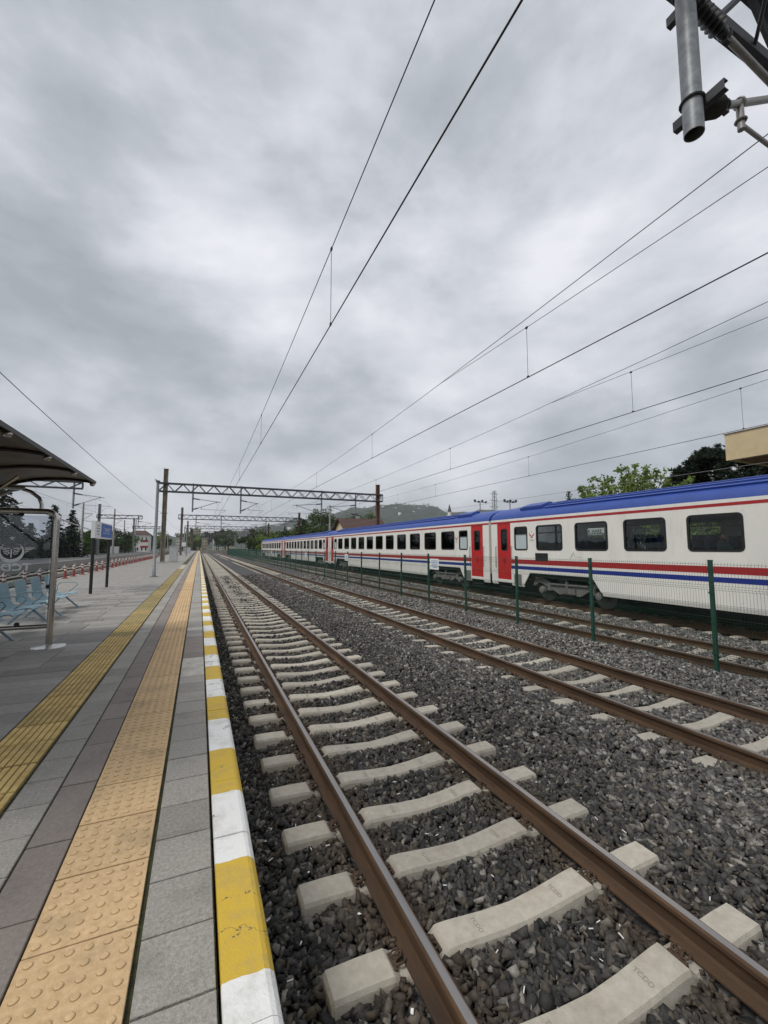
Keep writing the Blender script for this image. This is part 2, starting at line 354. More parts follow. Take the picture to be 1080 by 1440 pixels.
    bp = N.new('ShaderNodeBump'); bp.inputs['Strength'].default_value = .12; bp.inputs['Distance'].default_value = .004; L.new(n2_.outputs['Fac'], bp.inputs['Height']); L.new(bp.outputs[0], b.inputs['Normal'])
    return m
m_stone = stone_mat()
def bed_mat(name, near):
    m = bpy.data.materials.new(name); m.use_nodes = True; N, L = m.node_tree.nodes, m.node_tree.links; b = N['Principled BSDF']
    b.inputs['Roughness'].default_value = .85
    g = N.new('ShaderNodeNewGeometry'); v = N.new('ShaderNodeTexVoronoi'); v.inputs['Scale'].default_value = 16; L.new(g.outputs['Position'], v.inputs['Vector'])
    r_ = N.new('ShaderNodeValToRGB'); sp_ = N.new('ShaderNodeSeparateXYZ'); L.new(v.outputs['Color'], sp_.inputs[0]); L.new(sp_.outputs[0], r_.inputs[0])
    e = r_.color_ramp.elements; e[0].color = (.035,.035,.036,1); e[1].color = (.26,.25,.235,1); q = e.new(.6); q.color = (.095,.093,.09,1)
    hs = N.new('ShaderNodeHueSaturation'); L.new(r_.outputs[0], hs.inputs['Color']); hs.inputs['Value'].default_value = near
    L.new(hs.outputs[0], b.inputs['Base Color'])
    bp = N.new('ShaderNodeBump'); bp.inputs['Strength'].default_value = 1.0; bp.inputs['Distance'].default_value = .05; bp.invert = True
    L.new(v.outputs['Distance'], bp.inputs['Height']); L.new(bp.outputs[0], b.inputs['Normal']); return m
m_bed = bed_mat('ballast_bed', .62)
# ================================================================== SETTING: ground, ballast, platform, tracks
RZ = -0.559                                      # rail head level, platform top is z = 0
gp = MB(); gp.add([(-3000,-1000,-1.02),(3000,-1000,-1.02),(3000,3000,-1.02),(-3000,3000,-1.02)], [(0,1,2,3)])
struct(gp.build('ground', m_ground))
BEDX = [(.30,-.80),(.69,-.79),(1.0,-.78),(1.2,-.758),(1.5,-.772),(1.97,-.775),(2.45,-.768),(2.72,-.757),(3.0,-.765),(3.3,-.755),(3.7,-.715),(4.2,-.68),(4.9,-.705),(5.2,-.722),(6.2,-.755),(7.4,-.735),(7.9,-.675),(8.5,-.615),(8.72,-.65),(9.1,-.725),(10.03,-.74),(11.3,-.72),(12.2,-.70),(13.0,-.77),(14,-.78),(15.4,-.78),(16.3,-.86)]
bx_, bz_ = [np.array(q) for q in zip(*BEDX)]
def bedz(x, y):
    return np.interp(x, bx_, bz_) + .012*np.sin(x*3.1 + y*1.7) + .010*np.sin(x*1.3 - y*2.9 + 1)
def bed(name, xs, ys, zf):
    X, Y = np.meshgrid(xs, ys); Z = zf(X, Y); V = np.stack([X, Y, Z], -1).reshape(-1, 3); nx = len(xs)
    I = np.arange((len(ys)-1)*nx).reshape(-1, nx)[:, :-1].ravel()
    F = np.stack([I, I+1, I+nx+1, I+nx], -1)
    return struct(npmesh(name, V, F, m_bed))
ysb = np.concatenate([np.arange(-6, 40, .25), np.arange(40, 330, 4.0)])
bed('ballast_bed', np.linspace(.30, 16.3, 110), ysb, lambda x, y: bedz(x, y) - .035*(y < 37))
bed('ballast_bed', np.linspace(-15.0, -6.7, 40), np.concatenate([np.arange(-6, 80, 1.0), np.arange(80, 330, 6.0)]), lambda x, y: -.80 + .05*np.sin(x*1.7) + .015*np.sin(x*3.1+y*1.7))
# ---- ballast stones (nobody could count them)
T1Y = 2.345; T2Y = 2.995
TR = {1: (1.967, T1Y, .634), 2: (6.215, T2Y, .651), 3: (10.04, 2.85, .65), 4: (14.05, 2.7, .65)}
def stones():
    protos = []
    for k in range(36):
        p = np.array([(a, b, c) for a in (-1, 1) for b in (-1, 1) for c in (-1, 1)], float)*.62 + rng.uniform(-.30, .30, (8, 3))
        p[rng.integers(0, 8)] *= .45; p = np.concatenate([p, rng.uniform(-.75, .75, (1, 3))*[1.2, 1.2, .9]])
        p *= np.array([1.22, rng.uniform(.62, .98), rng.uniform(.36, .64)])
        bm = bmesh.new(); [bm.verts.new(q) for q in p]; r_ = bmesh.ops.convex_hull(bm, input=bm.verts)
        bmesh.ops.delete(bm, geom=[e for e in r_['geom_interior'] if isinstance(e, bmesh.types.BMVert)], context='VERTS')
        bmesh.ops.triangulate(bm, faces=bm.faces); bm.verts.index_update()
        protos.append((np.array([v.co[:] for v in bm.verts]), np.array([[v.index for v in f.verts] for f in bm.faces]))); bm.free()
    th = R(23.61); pts = []
    def zone(r0, r1, dens, s0, s1):
        A = (13.0-.3)*(38+1); n = int(A*dens); x = rng.uniform(.3, 13.0, n); y = rng.uniform(-1, 38, n)
        rr = np.hypot(x, y); xc = x*math.cos(th) - y*math.sin(th); yc = x*math.sin(th) + y*math.cos(th)
        ok = (rr >= r0) & (rr < r1) & (yc > .3) & (np.abs(xc) < yc*.97 + .9)
        x, y = x[ok], y[ok]; s = s0 + (s1-s0)*rng.beta(1.6, 2.6, len(x)); pts.append(np.stack([x, y, s], -1))
    zone(0, 5.5, 1150, .019, .051); zone(0, 5.5, 500, .009, .018); zone(5.5, 10, 780, .022, .054); zone(10, 17, 480, .025, .052); zone(17, 26, 220, .034, .062); zone(26, 38, 100, .045, .08)
    P = np.concatenate(pts); x, y, s = P.T
    keep = np.ones(len(x), bool)
    for k, (xc, y0, pt) in TR.items():
        d = np.abs((y - y0 + pt/2) % pt - pt/2); ux = np.abs(np.abs(x - xc) - .7535); ins = np.abs(x - xc) < 1.265 + s*.4
        lim = .096 + s*.35
        drop = ins & (d < lim) & ~((ux < .125) & (s < .022))
        if k == 3: drop &= rng.random(len(x)) < .8
        keep &= ~drop
        for rx in (xc-.7535, xc+.7535): keep &= np.abs(x - rx) > .078 + s*.35
    keep &= x > .33 + s*.8
    x, y, s = x[keep], y[keep], s[keep]
    z = bedz(x, y) + s*rng.uniform(-.25, .5, len(s)); n = len(x)
    for k in (1, 2):
        xc, y0, pt = TR[k]; d = np.abs((y - y0 + pt/2) % pt - pt/2); seat = (np.abs(np.abs(x - xc) - .7535) < .13) & (d < .12)
        z = np.where(seat, RZ - .172 + s*.35, z)
    q = rng.normal(size=(n, 4)); q[:, 1:3] *= .36; q /= np.linalg.norm(q, axis=1)[:, None]     # mostly lying flat
    w, a, b, c = q.T
    Rm = np.stack([1-2*(b*b+c*c), 2*(a*b-c*w), 2*(a*c+b*w), 2*(a*b+c*w), 1-2*(a*a+c*c), 2*(b*c-a*w), 2*(a*c-b*w), 2*(b*c+a*w), 1-2*(a*a+b*b)], -1).reshape(n, 3, 3)
    kind = rng.integers(0, len(protos), n); VV, FF, off = [], [], 0
    for k, (pv, pf) in enumerate(protos):
        i = np.nonzero(kind == k)[0]
        if not len(i): continue
        v = np.einsum('nij,kj->nki', Rm[i], pv)*s[i][:, None, None] + np.stack([x[i], y[i], z[i]], -1)[:, None]
        f = pf[None] + (np.arange(len(i))*len(pv))[:, None, None] + off
        VV.append(v.reshape(-1, 3)); FF.append(f.reshape(-1, 3)); off += len(i)*len(pv)
    o = npmesh('ballast_stones', np.concatenate(VV), np.concatenate(FF), m_stone)
    struct(o, kind='stuff'); tag(o, 'dark crushed stone ballast lying around and between the tracks', 'ballast')
    return x, y, z, s
sx, sy, sz_, ss_ = stones()
# ---- platform
plat = MB(); plat.box(-6.75, .118, -6, 262, -1.01, -.017); plat = struct(plat.build('platform', m_mortar))
def tile_mesh(name, w, l, mat, th=.05, b=.005):
    o = MB().bbox(-w/2, w/2, -l/2, l/2, -th, 0, b).build(name, mat); me = o.data; bpy.data.objects.remove(o); return me
def lay(name, me, x, y, tilt=.003):
    o = mo(name, me, plat, (x, y, random.uniform(-.0022, .0018)))
    o.rotation_euler = (random.uniform(-tilt, tilt), random.uniform(-tilt, tilt), random.uniform(-.003, .003)); return o
def tactile(name, dots, w=.398, l=.422):
    b = MB(); b.bbox(-w/2, w/2, -l/2, l/2, -.05, 0, .002)
    if dots:
        for i in range(6):
            for j in range(6):
                k0 = len(b.m); b.lathe([(.0172, -.001), (.0155, .0035), (.0105, .006)], 10, ((i-2.5)*.0655, (j-2.5)*.0695, 0)); b.m[k0:k0+10] = [1]*10
    o = b.build(name, [m_tac, m_tacd]); me = o.data; bpy.data.objects.remove(o); return me
m_tacd = M('tactile_grime', (.36,.245,.125), .9, var=.2, vs=30, rnd=.08)
td, tp = tactile('tactile_tile', True), tactile('tactile_tile', False)
TY0 = 2.199 - .433*6
for k in range(142):
    y = TY0 + .433*(k+.5)
    if y < -.2: continue
    lay('tactile_tile', td if y < 22 else tp, -.384, y)
m_gbase = M('guide_groove', (.20,.15,.06), .95, var=.3, vs=20, rnd=.1)
def guide(name, mat, w=.405, l=.41, bars=True):
    b = MB(); b.bbox(-w/2, w/2, -l/2, l/2, -.05, -.002, .004)
    if bars:
        for i in range(8):
            x = (i-3.5)*.0505
            for s in (-1, 1): b.bbox(x-.0185, x+.0185, s*.101-.097, s*.101+.097, -.003, .005, .003, 1)
    o = b.build(name, [m_gbase if bars else mat, mat]); me = o.data; bpy.data.objects.remove(o); return me
m_gold = M('guide_olive', (.31,.235,.09), .85, var=.25, vs=8, rnd=.12, stain=.6, stain_c=(.15,.12,.055), ss=2.0, c2=(.36,.29,.12))
m_gpale = M('guide_pale', (.42,.39,.32), .85, var=.1, vs=6, rnd=.06)
m_gmoss = M('guide_moss', (.075,.075,.03), .95, var=.3, vs=8)
g1, g2, g3, g4 = guide('guide_tile', m_guide), guide('guide_tile', m_gold), guide('guide_tile', m_gpale, bars=False), guide('guide_tile', m_gmoss, bars=False)
for k in range(150):
    y = 4.062 + .417*(k-4.5)
    if y > 60: break
    lay('guide_tile', g1 if y < 9.5+random.uniform(-3, 3) else g2 if y < 36 else g3 if y < 45 else g4, -1.255, y)
me_e = tile_mesh('edge_paver', .274, .310, m_grey, b=.003); me_ep = tile_mesh('edge_paver', .276, .314, M('paver_pale', (.45,.43,.38), .85, var=.25, vs=9, stain=.7, stain_c=(.28,.25,.2), ss=5))
me_em = tile_mesh('edge_paver', .276, .314, m_mar)
for k in range(190):
    y = 1.785 - .321*6 + .321*(k+.5)
    if y < -.2: continue
    if y > 60: break
    lay('edge_paver', me_ep if 6.1 < y < 6.95 or 9.2 < y < 9.6 else me_em if 7.0 < y < 8.4 else me_e, -.026, y)
me_g2 = tile_mesh('grey_paver', .219, .319, m_grey, b=.003)
for k in range(190):
    y = 3.083 - .328*9 + .328*(k+.5)
    if y > 60: break
    lay('grey_paver', me_g2, -.917, y)
y = 2.298 - .55*4
mlen = [.48, .62, .55, .46, .64, .45, .6, .82]; mm_ = {l: tile_mesh('maroon_paver', .202, l-.011, m_mar, b=.003) for l in mlen}
seq = [.55]*0
for k in range(110):
    l = random.choice(mlen); lay('maroon_paver', mm_[l], -.694, y + l/2); y += l
    if y > 60: break
pm_ = {l: tile_mesh('platform_paver', l-.010, .294, m_pav, b=.003) for l in (.6, .45, .75)}
rest = MB(); cnt = 0; row = 0; y = 3.2
while y < 61:
    x = -1.468 - random.uniform(0, .0); xlim = -6.6
    first = random.choice((.3, .45, .6)); ls = [first]
    while x > xlim:
        l = random.choice((.6, .6, .45, .75)); l = min(l, x - xlim)
        if l < .1: break
        if y < 21 and l in pm_ and x - l < -.36*y + .6 or True:
            vis = x > -.37*y - .25
            if vis and l in pm_ and cnt < 296 and y < 22:
                lay('platform_paver', pm_[l], x - l/2, y + .152, .004); cnt += 1
            else:
                dz = random.uniform(-.003, .002); rest.box(x-l+.006, x-.006, y+.006, y+.299, -.05, dz)
        x -= l
    y += .305; row += 1
o = rest.build('platform_paver', m_pav, plat); o['kind'] = 'stuff'
fp = MB()
fp.box(-6.6, -1.47, 61.2, 262, -.05, -.001, 0); fp.box(-1.46, -1.05, 61.2, 262, -.05, 0.0, 1); fp.box(-1.03, -.80, 61.2, 262, -.05, -.001, 0)
fp.box(-.797, -.59, 61.2, 262, -.05, 0.0, 2); fp.box(-.585, -.183, 61.2, 262, -.05, .002, 3); fp.box(-.164, .112, 61.2, 262, -.05, -.001, 0)
o = fp.build('far_paving', [m_pav, m_gmoss, m_mar, m_tac], plat); o['kind'] = 'stuff'
# kerb stones
def kerb(y0, y1, name='kerb_stone'):
    g = .0025; a, b_ = y0+g, y1-g
    prof = [(.127,-1.0),(.127,-.004),(.131,.004),(.283,.003),(.302,-.005),(.318,-.022),(.325,-.045),(.325,-1.0)]
    o = MB().prism(prof, 'y', a, b_).build(name, m_kerb, plat)
    o.location.z = random.uniform(-.004, .003); return o
kj = [-.7, -.1, .45, 1.03, 1.604, 2.176, 2.636, 3.235, 3.972]
while kj[-1] < 61: kj.append(kj[-1] + random.choice((.6, .65, .65, .7, .5)))
for a, b_ in zip(kj, kj[1:]): kerb(a, b_)
o = kerb(kj[-1], 262, 'far_kerb'); o['kind'] = 'stuff'
lk = MB().prism([(-6.78,-1.0),(-6.78,.003),(-6.6,.003),(-6.6,-1.0)], 'y', -5, 262).build('far_kerb', m_conc, plat); lk['kind'] = 'stuff'
# ---- tracks
def sleeper_mesh():
    st = [(-1.278,.014,.080),(-1.262,.036,.087),(-1.08,.034,.088),(-.92,.026,.088),(-.875,-.004,.090),(-.625,-.004,.090),(-.572,.038,.088),(-.50,.036,.087),(-.22,.008,.082),(0,-.004,.080)]
    st = st + [(-a, b, c) for a, b, c in st[-2::-1]]
    vs_, fs = [], []
    for x, zt, h in st:
        vs_ += [(x,-h-.045,-.20),(x,-h-.013,zt-.022),(x,-h,zt),(x,h,zt),(x,h+.013,zt-.022),(x,h+.045,-.20)]
    for i in range(len(st)-1):
        for j in range(5): fs.append((i*6+j, (i+1)*6+j, (i+1)*6+j+1, i*6+j+1))
    n = len(st)-1; fs += [tuple(range(6)), tuple(n*6+j for j in range(6))[::-1]]
    o = MB().add(vs_, fs).build('sleeper', m_sleeper); me = o.data; bpy.data.objects.remove(o); return me
sl_me = sleeper_mesh()
def clip_mesh():
    b = MB(); p = [(.0,-.03,.022),(.03,-.046,.03),(.062,-.052,.032),(.088,-.042,.028),(.09,-.022,.028),(.066,-.014,.04),(.036,-.012,.046),(.028,0,.046)]
    p = p + [(a, -c, d) for a, c, d in p[-2::-1]]
    b.path(p, .0078, 6); b.lathe([(.026,.0),(.026,.01),(.016,.014),(.016,.058),(.009,.062)], 8, (.06, 0, .0))
    b.box(.085, .112, -.06, .06, -.01, .018)
    o = b.build('rail_clip', m_clip, smooth=True); me = o.data; bpy.data.objects.remove(o); return me
clip_me = clip_mesh()
m_stamp = M('stamp', (.30,.275,.225), .95)
st_me = text_mesh('stamp', 'TCDD', .042, m_stamp, .0004)
RP = [(-.075,0),(-.075,.0115),(-.022,.027),(-.0085,.045),(-.0085,.118),(-.018,.129),(-.036,.137),(-.036,.160),(-.029,.1695),(-.021,.172),(.021,.172),(.029,.1695),(.036,.160),(.036,.137),(.018,.129),(.0085,.118),(.0085,.045),(.022,.027),(.075,.0115),(.075,0)]
def rail_mesh(y0, y1):
    b = MB().prism(RP, 'y', y0, y1); k = len(RP)
    b.m[9] = 1
    o = b.build('rail', [m_rust, m_head]); me = o.data; bpy.data.objects.remove(o); return me
rail_me = rail_mesh(-6, 320)
def track(label, xc, y0, pitch, n, nclip, nstamp, ystart=0, jit=.006):
    t = thing('railway_track', label, 'railway track', (xc, 0, RZ-.172), 'railway tracks of the station')
    for s in (-1, 1): mo('rail', rail_me, t, (s*.7535, 0, 0))
    k0 = int(math.floor((ystart - y0)/pitch))
    for k in range(k0, k0+n):
        o = mo('sleeper', sl_me, t, (random.uniform(-.008, .008), y0 + k*pitch + random.uniform(-jit, jit), -.007 + random.uniform(-.003, .002)))
        o.rotation_euler = (random.uniform(-.006, .006), 0, random.uniform(-.008, .008))
        if 0 <= k - k0 < nclip:
            for s in (-1, 1):
                for d in (-1, 1):
                    mo('rail_clip', clip_me, o, (s*.7535 + d*.066, 0, .004), 0 if d > 0 else math.pi, scale=(.78, .9, .9))
        if 0 <= k - k0 < nstamp:
            for sx_ in (-.32, .32):
                q = mo('stamp', st_me, o, (sx_, 0, .0195)); q.rotation_euler = (-.10 if sx_ < 0 else .10, 0, -math.pi/2)
    return t
track('nearest railway track on pale concrete sleepers beside the yellow and white platform kerb', TR[1][0], *TR[1][1:], 300, 46, 12)
track('railway track on pale sleepers between the nearest track and the green mesh fence', TR[2][0], *TR[2][1:], 280, 26, 0)
track('empty railway track half buried in ballast between green fence and parked train', TR[3][0], *TR[3][1:], 220, 14, 0)
track('railway track that the white coaches with blue roofs stand on', TR[4][0], *TR[4][1:], 160, 0, 0)
track('railway track left of the island platform next to the red bollards', -8.9, 10, .66, 220, 0, 0, ystart=15)
track('railway track at far left along the edge of the opposite platform', -13.1, 10, .66, 220, 0, 0, ystart=25)
# ---- cigarette ends and paper scraps lying on the stones near the platform
m_butt = M('paper_white', (.78,.77,.74), .8, var=.05)
bt = MB().tube((-.017,0,0), (.017,0,0), .0036, 6).build('cigarette_end', m_butt); bme = bt.data; bpy.data.objects.remove(bt)
bt = MB().add([(-.02,-.012,0),(.018,-.014,.004),(.022,.012,.0),(-.016,.015,.006),(-.02,-.012,-.002),(.018,-.014,.002),(.022,.012,-.002),(-.016,.015,.004)], [(0,1,2,3),(7,6,5,4),(0,4,5,1),(1,5,6,2),(2,6,7,3),(3,7,4,0)]).build('paper_scrap', m_butt); pme = bt.data; bpy.data.objects.remove(bt)
nb = 0
while nb < 110:
    x = random.choice((random.uniform(.42, 1.1), random.uniform(.42, 1.1), random.uniform(1.3, 2.6), random.uniform(1.3, 2.6), random.uniform(2.8, 3.3))); y = 1.2 + random.random()**1.5*6.5
    if abs((y - T1Y + .317) % .634 - .317) < .15 and .6 < x < 3.3: continue
    if abs(x-1.213) < .11 or abs(x-2.72) < .11: continue
    near = np.hypot(sx-x, sy-y) < .035
    z = float((sz_ + ss_*.55)[near].max()) if near.any() else float(bedz(x, y)) + .01
    butt = random.random() < .85
    o = mo('cigarette_end' if butt else 'paper_scrap', bme if butt else pme, None, (x, y, z + .004)); s_ = random.uniform(.7, 1.1) if butt else random.uniform(.35, .65); o.scale = (s_, s_, s_)
    o.rotation_euler = (0, random.uniform(-.45, .45), random.uniform(0, 6.3))
    if butt: tag(o, 'small white cigarette end lying on dark ballast near the platform', 'cigarette end', 'cigarette ends on the ballast')
    else: tag(o, 'tiny torn scrap of white paper lying on dark ballast near the platform', 'litter', 'paper scraps on the ballast')
    nb += 1
# ---- green welded mesh fence
FX = 8.62; FP = 2.6; FY0 = 4.74 - 2.6*3; NF = 60
fence = thing('mesh_fence', 'green welded wire mesh fence on square posts running between the tracks', 'fence', (FX, 0, -.62))
fpost = MB(); fpost.box(-.03, .03, -.03, .03, -.05, 1.985); fpost.box(-.036, .036, -.036, .036, 1.985, 1.995)
for z in (.30, .85, 1.38, 1.80): fpost.box(-.044, -.03, -.04, .04, z, z+.035)
fpost = fpost.build('fence_post', m_fence); fpm = fpost.data; bpy.data.objects.remove(fpost)
pan = MB(); zk = [.06, .30, .34, .38, .88, .92, .96, 1.46, 1.50, 1.54, 1.80, 1.86, 1.92]
xo = {.34: -.035, .92: -.035, 1.50: -.035, 1.86: -.03}
for i in range(51):
    y = .05 + i*.05
    pan.path([(xo.get(z, 0)-.045, y, z) for z in zk] + [(-.045, y, 1.955)], .0024, 3, cap=False)
for z in (.06, .30, .34, .38, .62, .88, .92, .96, 1.20, 1.46, 1.50, 1.54, 1.80, 1.86, 1.92):
    pan.tube((xo.get(z, 0)-.048, .02, z), (xo.get(z, 0)-.048, FP-.02, z), .0027, 3, cap=False)
pan = pan.build('mesh_panel', m_fence); panm = pan.data; bpy.data.objects.remove(pan)
for k in range(NF):
    o = mo('fence_post', fpm, fence, (0, FY0 + k*FP, random.uniform(-.02, .01))); o.rotation_euler = (random.uniform(-.012, .012), random.uniform(-.012, .012), 0)
    if k < NF-1: mo('mesh_panel', panm, fence, (0, FY0 + k*FP, 0))
# notices wired to the fence
sgm = MB().bbox(-.006, .006, -.33, .33, -.2, .2, .002).build('fence_notice', m_swhite); sgme = sgm.data; bpy.data.objects.remove(sgm)
m_ink = M('notice_ink', (.16,.25,.42), .7)
inkm = MB()
for r_, (w0, w1) in enumerate(((-.25,.22),(-.27,.27),(-.24,.18),(-.27,.25),(-.2,.12))): inkm.box(-.0095, -.0065, w0, w1, .12-r_*.06-.013, .12-r_*.06+.012)
inkm = inkm.build('notice_print', m_ink); inkme = inkm.data; bpy.data.objects.remove(inkm)
for (y, zc, lab, sc) in ((14.6, .96, 'white notice with blue print on green fence, nearest to the camera', 1), (25.55, 1.0, 'small white notice on green fence in front of the second coach middle', .95), (36.7, 1.0, 'white notice on green fence in front of the third coach door', .9), (56.0, 1.05, 'farthest white notice on green fence in front of the third coach', 1.0)):
    o = mo('fence_notice', sgme, None, (FX-.058, y, zc), scale=(1, sc, sc*1.05)); tag(o, lab, 'sign', 'notices on the mesh fence')
    mo('notice_print', inkme, o)
# ================================================================== TRAIN
CX = 14.05; HW = 1.425; CL = 26.72
def rrect(y0, y1, z0, z1, r, n=4):
    p = []
    for cy, cz, a0 in ((y1-r, z1-r, 0), (y0+r, z1-r, 90), (y0+r, z0+r, 180), (y1-r, z0+r, 270)):
        for i in range(n+1):
            a = R(a0 + 90*i/n); p.append((cy + r*math.cos(a), cz + r*math.sin(a)))
    return p
def frame_ring(b, y0, y1, z0, z1, r, w, x_out, x_in, m=0):
    o_, i_ = rrect(y0, y1, z0, z1, r), rrect(y0+w, y1-w, z0+w, z1-w, max(.02, r-w)); k = len(o_)
    vs_ = [(x_out, *p) for p in o_] + [(x_out, *p) for p in i_] + [(x_in, *p) for p in o_] + [(x_in, *p) for p in i_]
    fs = []
    for j in range(k):
        q = (j+1) % k
        fs += [(j, q, k+q, k+j), (j, 2*k+j, 2*k+q, q), (k+j, k+q, 3*k+q, 3*k+j)]
    b.add(vs_, fs, m)
def panel(b, pts, x0, x1, m=0): b.prism(pts, 'x', x0, x1, m)
# openings measured from the near end (A) of the coach; far end is B
DOORS = [(.48, 1.45), (CL-1.34, CL-.43)]
SMALL = [(1.78, 2.5), (CL-2.36, CL-1.62)]
WINS = sorted([(CL-2.92-1.95*k-1.3, CL-2.92-1.95*k) for k in range(11)])
WZ0, WZ1 = 2.09, 3.04
BOG = [(2.13, 5.14+.72), (CL-5.14-.72, CL-2.13)]
def bottom(y):
    for a, b in BOG:
        if a - .0 <= y <= a + .35: return .63 + (y-a)/.35*.50
        if a + .35 < y < b - .35: return 1.13
        if b - .35 <= y <= b: return .63 + (b-y)/.35*.50
    return .63
def make_coach():
    t = thing('passenger_coach', 'coach', 'railway coach', (CX, 0, RZ), 'coaches of the parked train')
    body = MB()
    holes = [(a, b, .76, 3.32) for a, b in DOORS] + [(a, b, WZ0, WZ1) for a, b in WINS + SMALL]
    ys = {0.0, CL}
    for a, b, _, _ in holes: ys |= {a, b}
    for a, b in BOG: ys |= {a, a+.35, b-.35, b}
    ys = sorted(ys)
    for s in (-1, 1):
        X = s*HW; XI = s*(HW-.05)
        for y0, y1 in zip(ys, ys[1:]):
            if y1-y0 < 1e-4: continue
            ym = (y0+y1)/2; hs = [(h[2], h[3]) for h in holes if h[0] <= ym <= h[1]]
            b0, b1 = bottom(y0+1e-5), bottom(y1-1e-5)
            segs = []; cur = None
            if hs: segs = [((b0, b1), (hs[0][0],)*2), ((hs[0][1],)*2, (3.44, 3.44))]
            else: segs = [((b0, b1), (3.44, 3.44))]
            for (l0, l1), (h0, h1) in segs:
                if h0-l0 < .02 and h1-l1 < .02: continue
                body.prism([(y0, l0), (y1, l1), (y1, h1), (y0, h0)], 'x', X, XI)
    for y0, y1 in ((0, .06), (CL-.06, CL)):      # coach ends
        body.box(-HW+.05, -.5, y0, y1, .95, 3.44); body.box(.5, HW-.05, y0, y1, .95, 3.44); body.box(-.5, .5, y0, y1, 3.1, 3.8)
    body.build('body', m_white, t)
    inn = MB(); inn.box(-HW+.055, HW-.055, .07, CL-.07, 1.10, 1.18)
    inn.box(-HW+.055, HW-.055, .07, CL-.07, 3.28, 3.32); inn.box(-HW+.06, HW-.06, 2.62, 2.66, 1.18, 3.28); inn.box(-HW+.06, HW-.06, CL-2.66, CL-2.62, 1.18, 3.28)
    inn.box(-HW+.06, -HW+.35, 2.7, CL-2.7, 3.06, 3.27); inn.box(HW-.35, HW-.06, 2.7, CL-2.7, 3.06, 3.27)
    inn.build('interior', m_inner, t)
    und = MB(); und.box(-1.30, 1.30, .3, CL-.3, .95, 1.09)
    for y0, y1, z0, w in ((6.6, 9.2, .42, 1.2), (9.8, 12.4, .5, 1.25), (13.0, 15.2, .40, 1.2), (15.6, 18.2, .48, 1.25), (18.6, 20.1, .45, 1.15)): und.box(-w, w, y0, y1, z0, .95)
    for y in (0, CL):
        s = 1 if y == 0 else -1
        und.box(-.45, .45, min(y, y+s*.5), max(y, y+s*.5), .75, 1.05)
    und.build('underframe', m_under, t)
    for y, s in ((0, -1), (CL, 1)):
        for bx in (-.875, .875):
            MB().lathe([(.09, 0), (.09, .30), (.045, .30), (.045, .08), (.24, .08), (.24, .06)][:2] + [(.24, .30), (.24, .34)], 14, (bx, y, 1.06), (0, s, 0)).build('buffer', m_under, t)
        g = MB()
        for k in range(4):
            a = y + s*(k*.022); g.prism([(-.62,1.0),(.62,1.0),(.62,3.2),(.5,3.45),(-.5,3.45),(-.62,3.2)], 'y', min(a, a+s*.014), max(a, a+s*.014))
        g.build('gangway_bellows', m_black, t)
    # roof with domed ends
    prof = [(-1.425,3.44),(-1.40,3.56),(-1.30,3.70),(-1.10,3.84),(-.8,3.95),(-.4,4.03),(0,4.06)]; prof = prof + [(-a, b) for a, b in prof[-2::-1]]
    rf = MB(); st = [(-.0, .90), (.12, .97), (.4, 1.0), (CL-.4, 1.0), (CL-.12, .97), (CL, .90)]
    vs_ = [(x*(1 if k > .99 else .97+.03*k), y, 3.44 + (z-3.44)*k) for y, k in st for x, z in prof]; n = len(prof)
    fs = [(i*n+j, i*n+j+1, (i+1)*n+j+1, (i+1)*n+j) for i in range(len(st)-1) for j in range(n-1)]
    fs += [tuple(range(n)), tuple((len(st)-1)*n+j for j in range(n))[::-1]]
    rf.add(vs_, fs); roof = rf.build('roof', m_roof, t, smooth=True, angle=35)
    px = np.array([p[0] for p in prof]); pz = np.array([p[1] for p in prof])
    for x in (-1.18, -.98, -.76, -.52, -.27, 0, .27, .52, .76, .98, 1.18):
        z = float(np.interp(x, px, pz)); sl = (float(np.interp(x+.05, px, pz)) - float(np.interp(x-.05, px, pz)))/.1
        MB().obox((x, CL/2, z+.008), (.075, CL-6.4, .11), Matrix.Rotation(-math.atan(sl), 3, 'Y')).build('roof_rib', m_roof, roof)
    for y0 in (1.75, CL-3.05):
        for s in (-1, 1):
            h = MB(); sl = .33
            h.obox((s*.92, y0+.65, 3.935), (.62, 1.3, .10), Matrix.Rotation(s*sl, 3, 'Y')); h.obox((s*.92, y0+.65, 3.995), (.52, 1.16, .05), Matrix.Rotation(s*sl, 3, 'Y'))
            h.build('roof_hatch', m_roof, roof)
    # painted bands, proud of the wall
    gaps = sorted(DOORS); edges = [0.0] + [q for d in gaps for q in d] + [CL]; spans = [(edges[i], edges[i+1]) for i in range(0, len(edges), 2)]
    for s in (-1, 1):
        a, b = (s*HW, s*(HW+.004)) if s > 0 else (s*(HW+.004), s*HW)
        r_ = MB(); bl = MB(); up = MB()
        y0, y1 = spans[1]
        r_.box(a, b, y0, y1, 1.48, 1.67); bl.box(a, b, y0, y1, 1.25, 1.39)
        up.box(a, b, .0, CL, 3.26, 3.345)
        r_.build('red_band', m_dred, t); bl.build('blue_band', m_blue, t); up.build('upper_red_band', m_dred, t)
        sk = MB()
        for y0, y1 in ((0, .46), (1.47, 2.1), (5.9, CL-5.9), (CL-2.1, CL-1.36), (CL-.41, CL)): sk.prism([(s*HW, .628), (s*(HW-.03), .52), (s*(HW-.06), .52), (s*(HW-.05), .628)], 'y', y0, y1)
        sk.build('skirt', m_white, t)
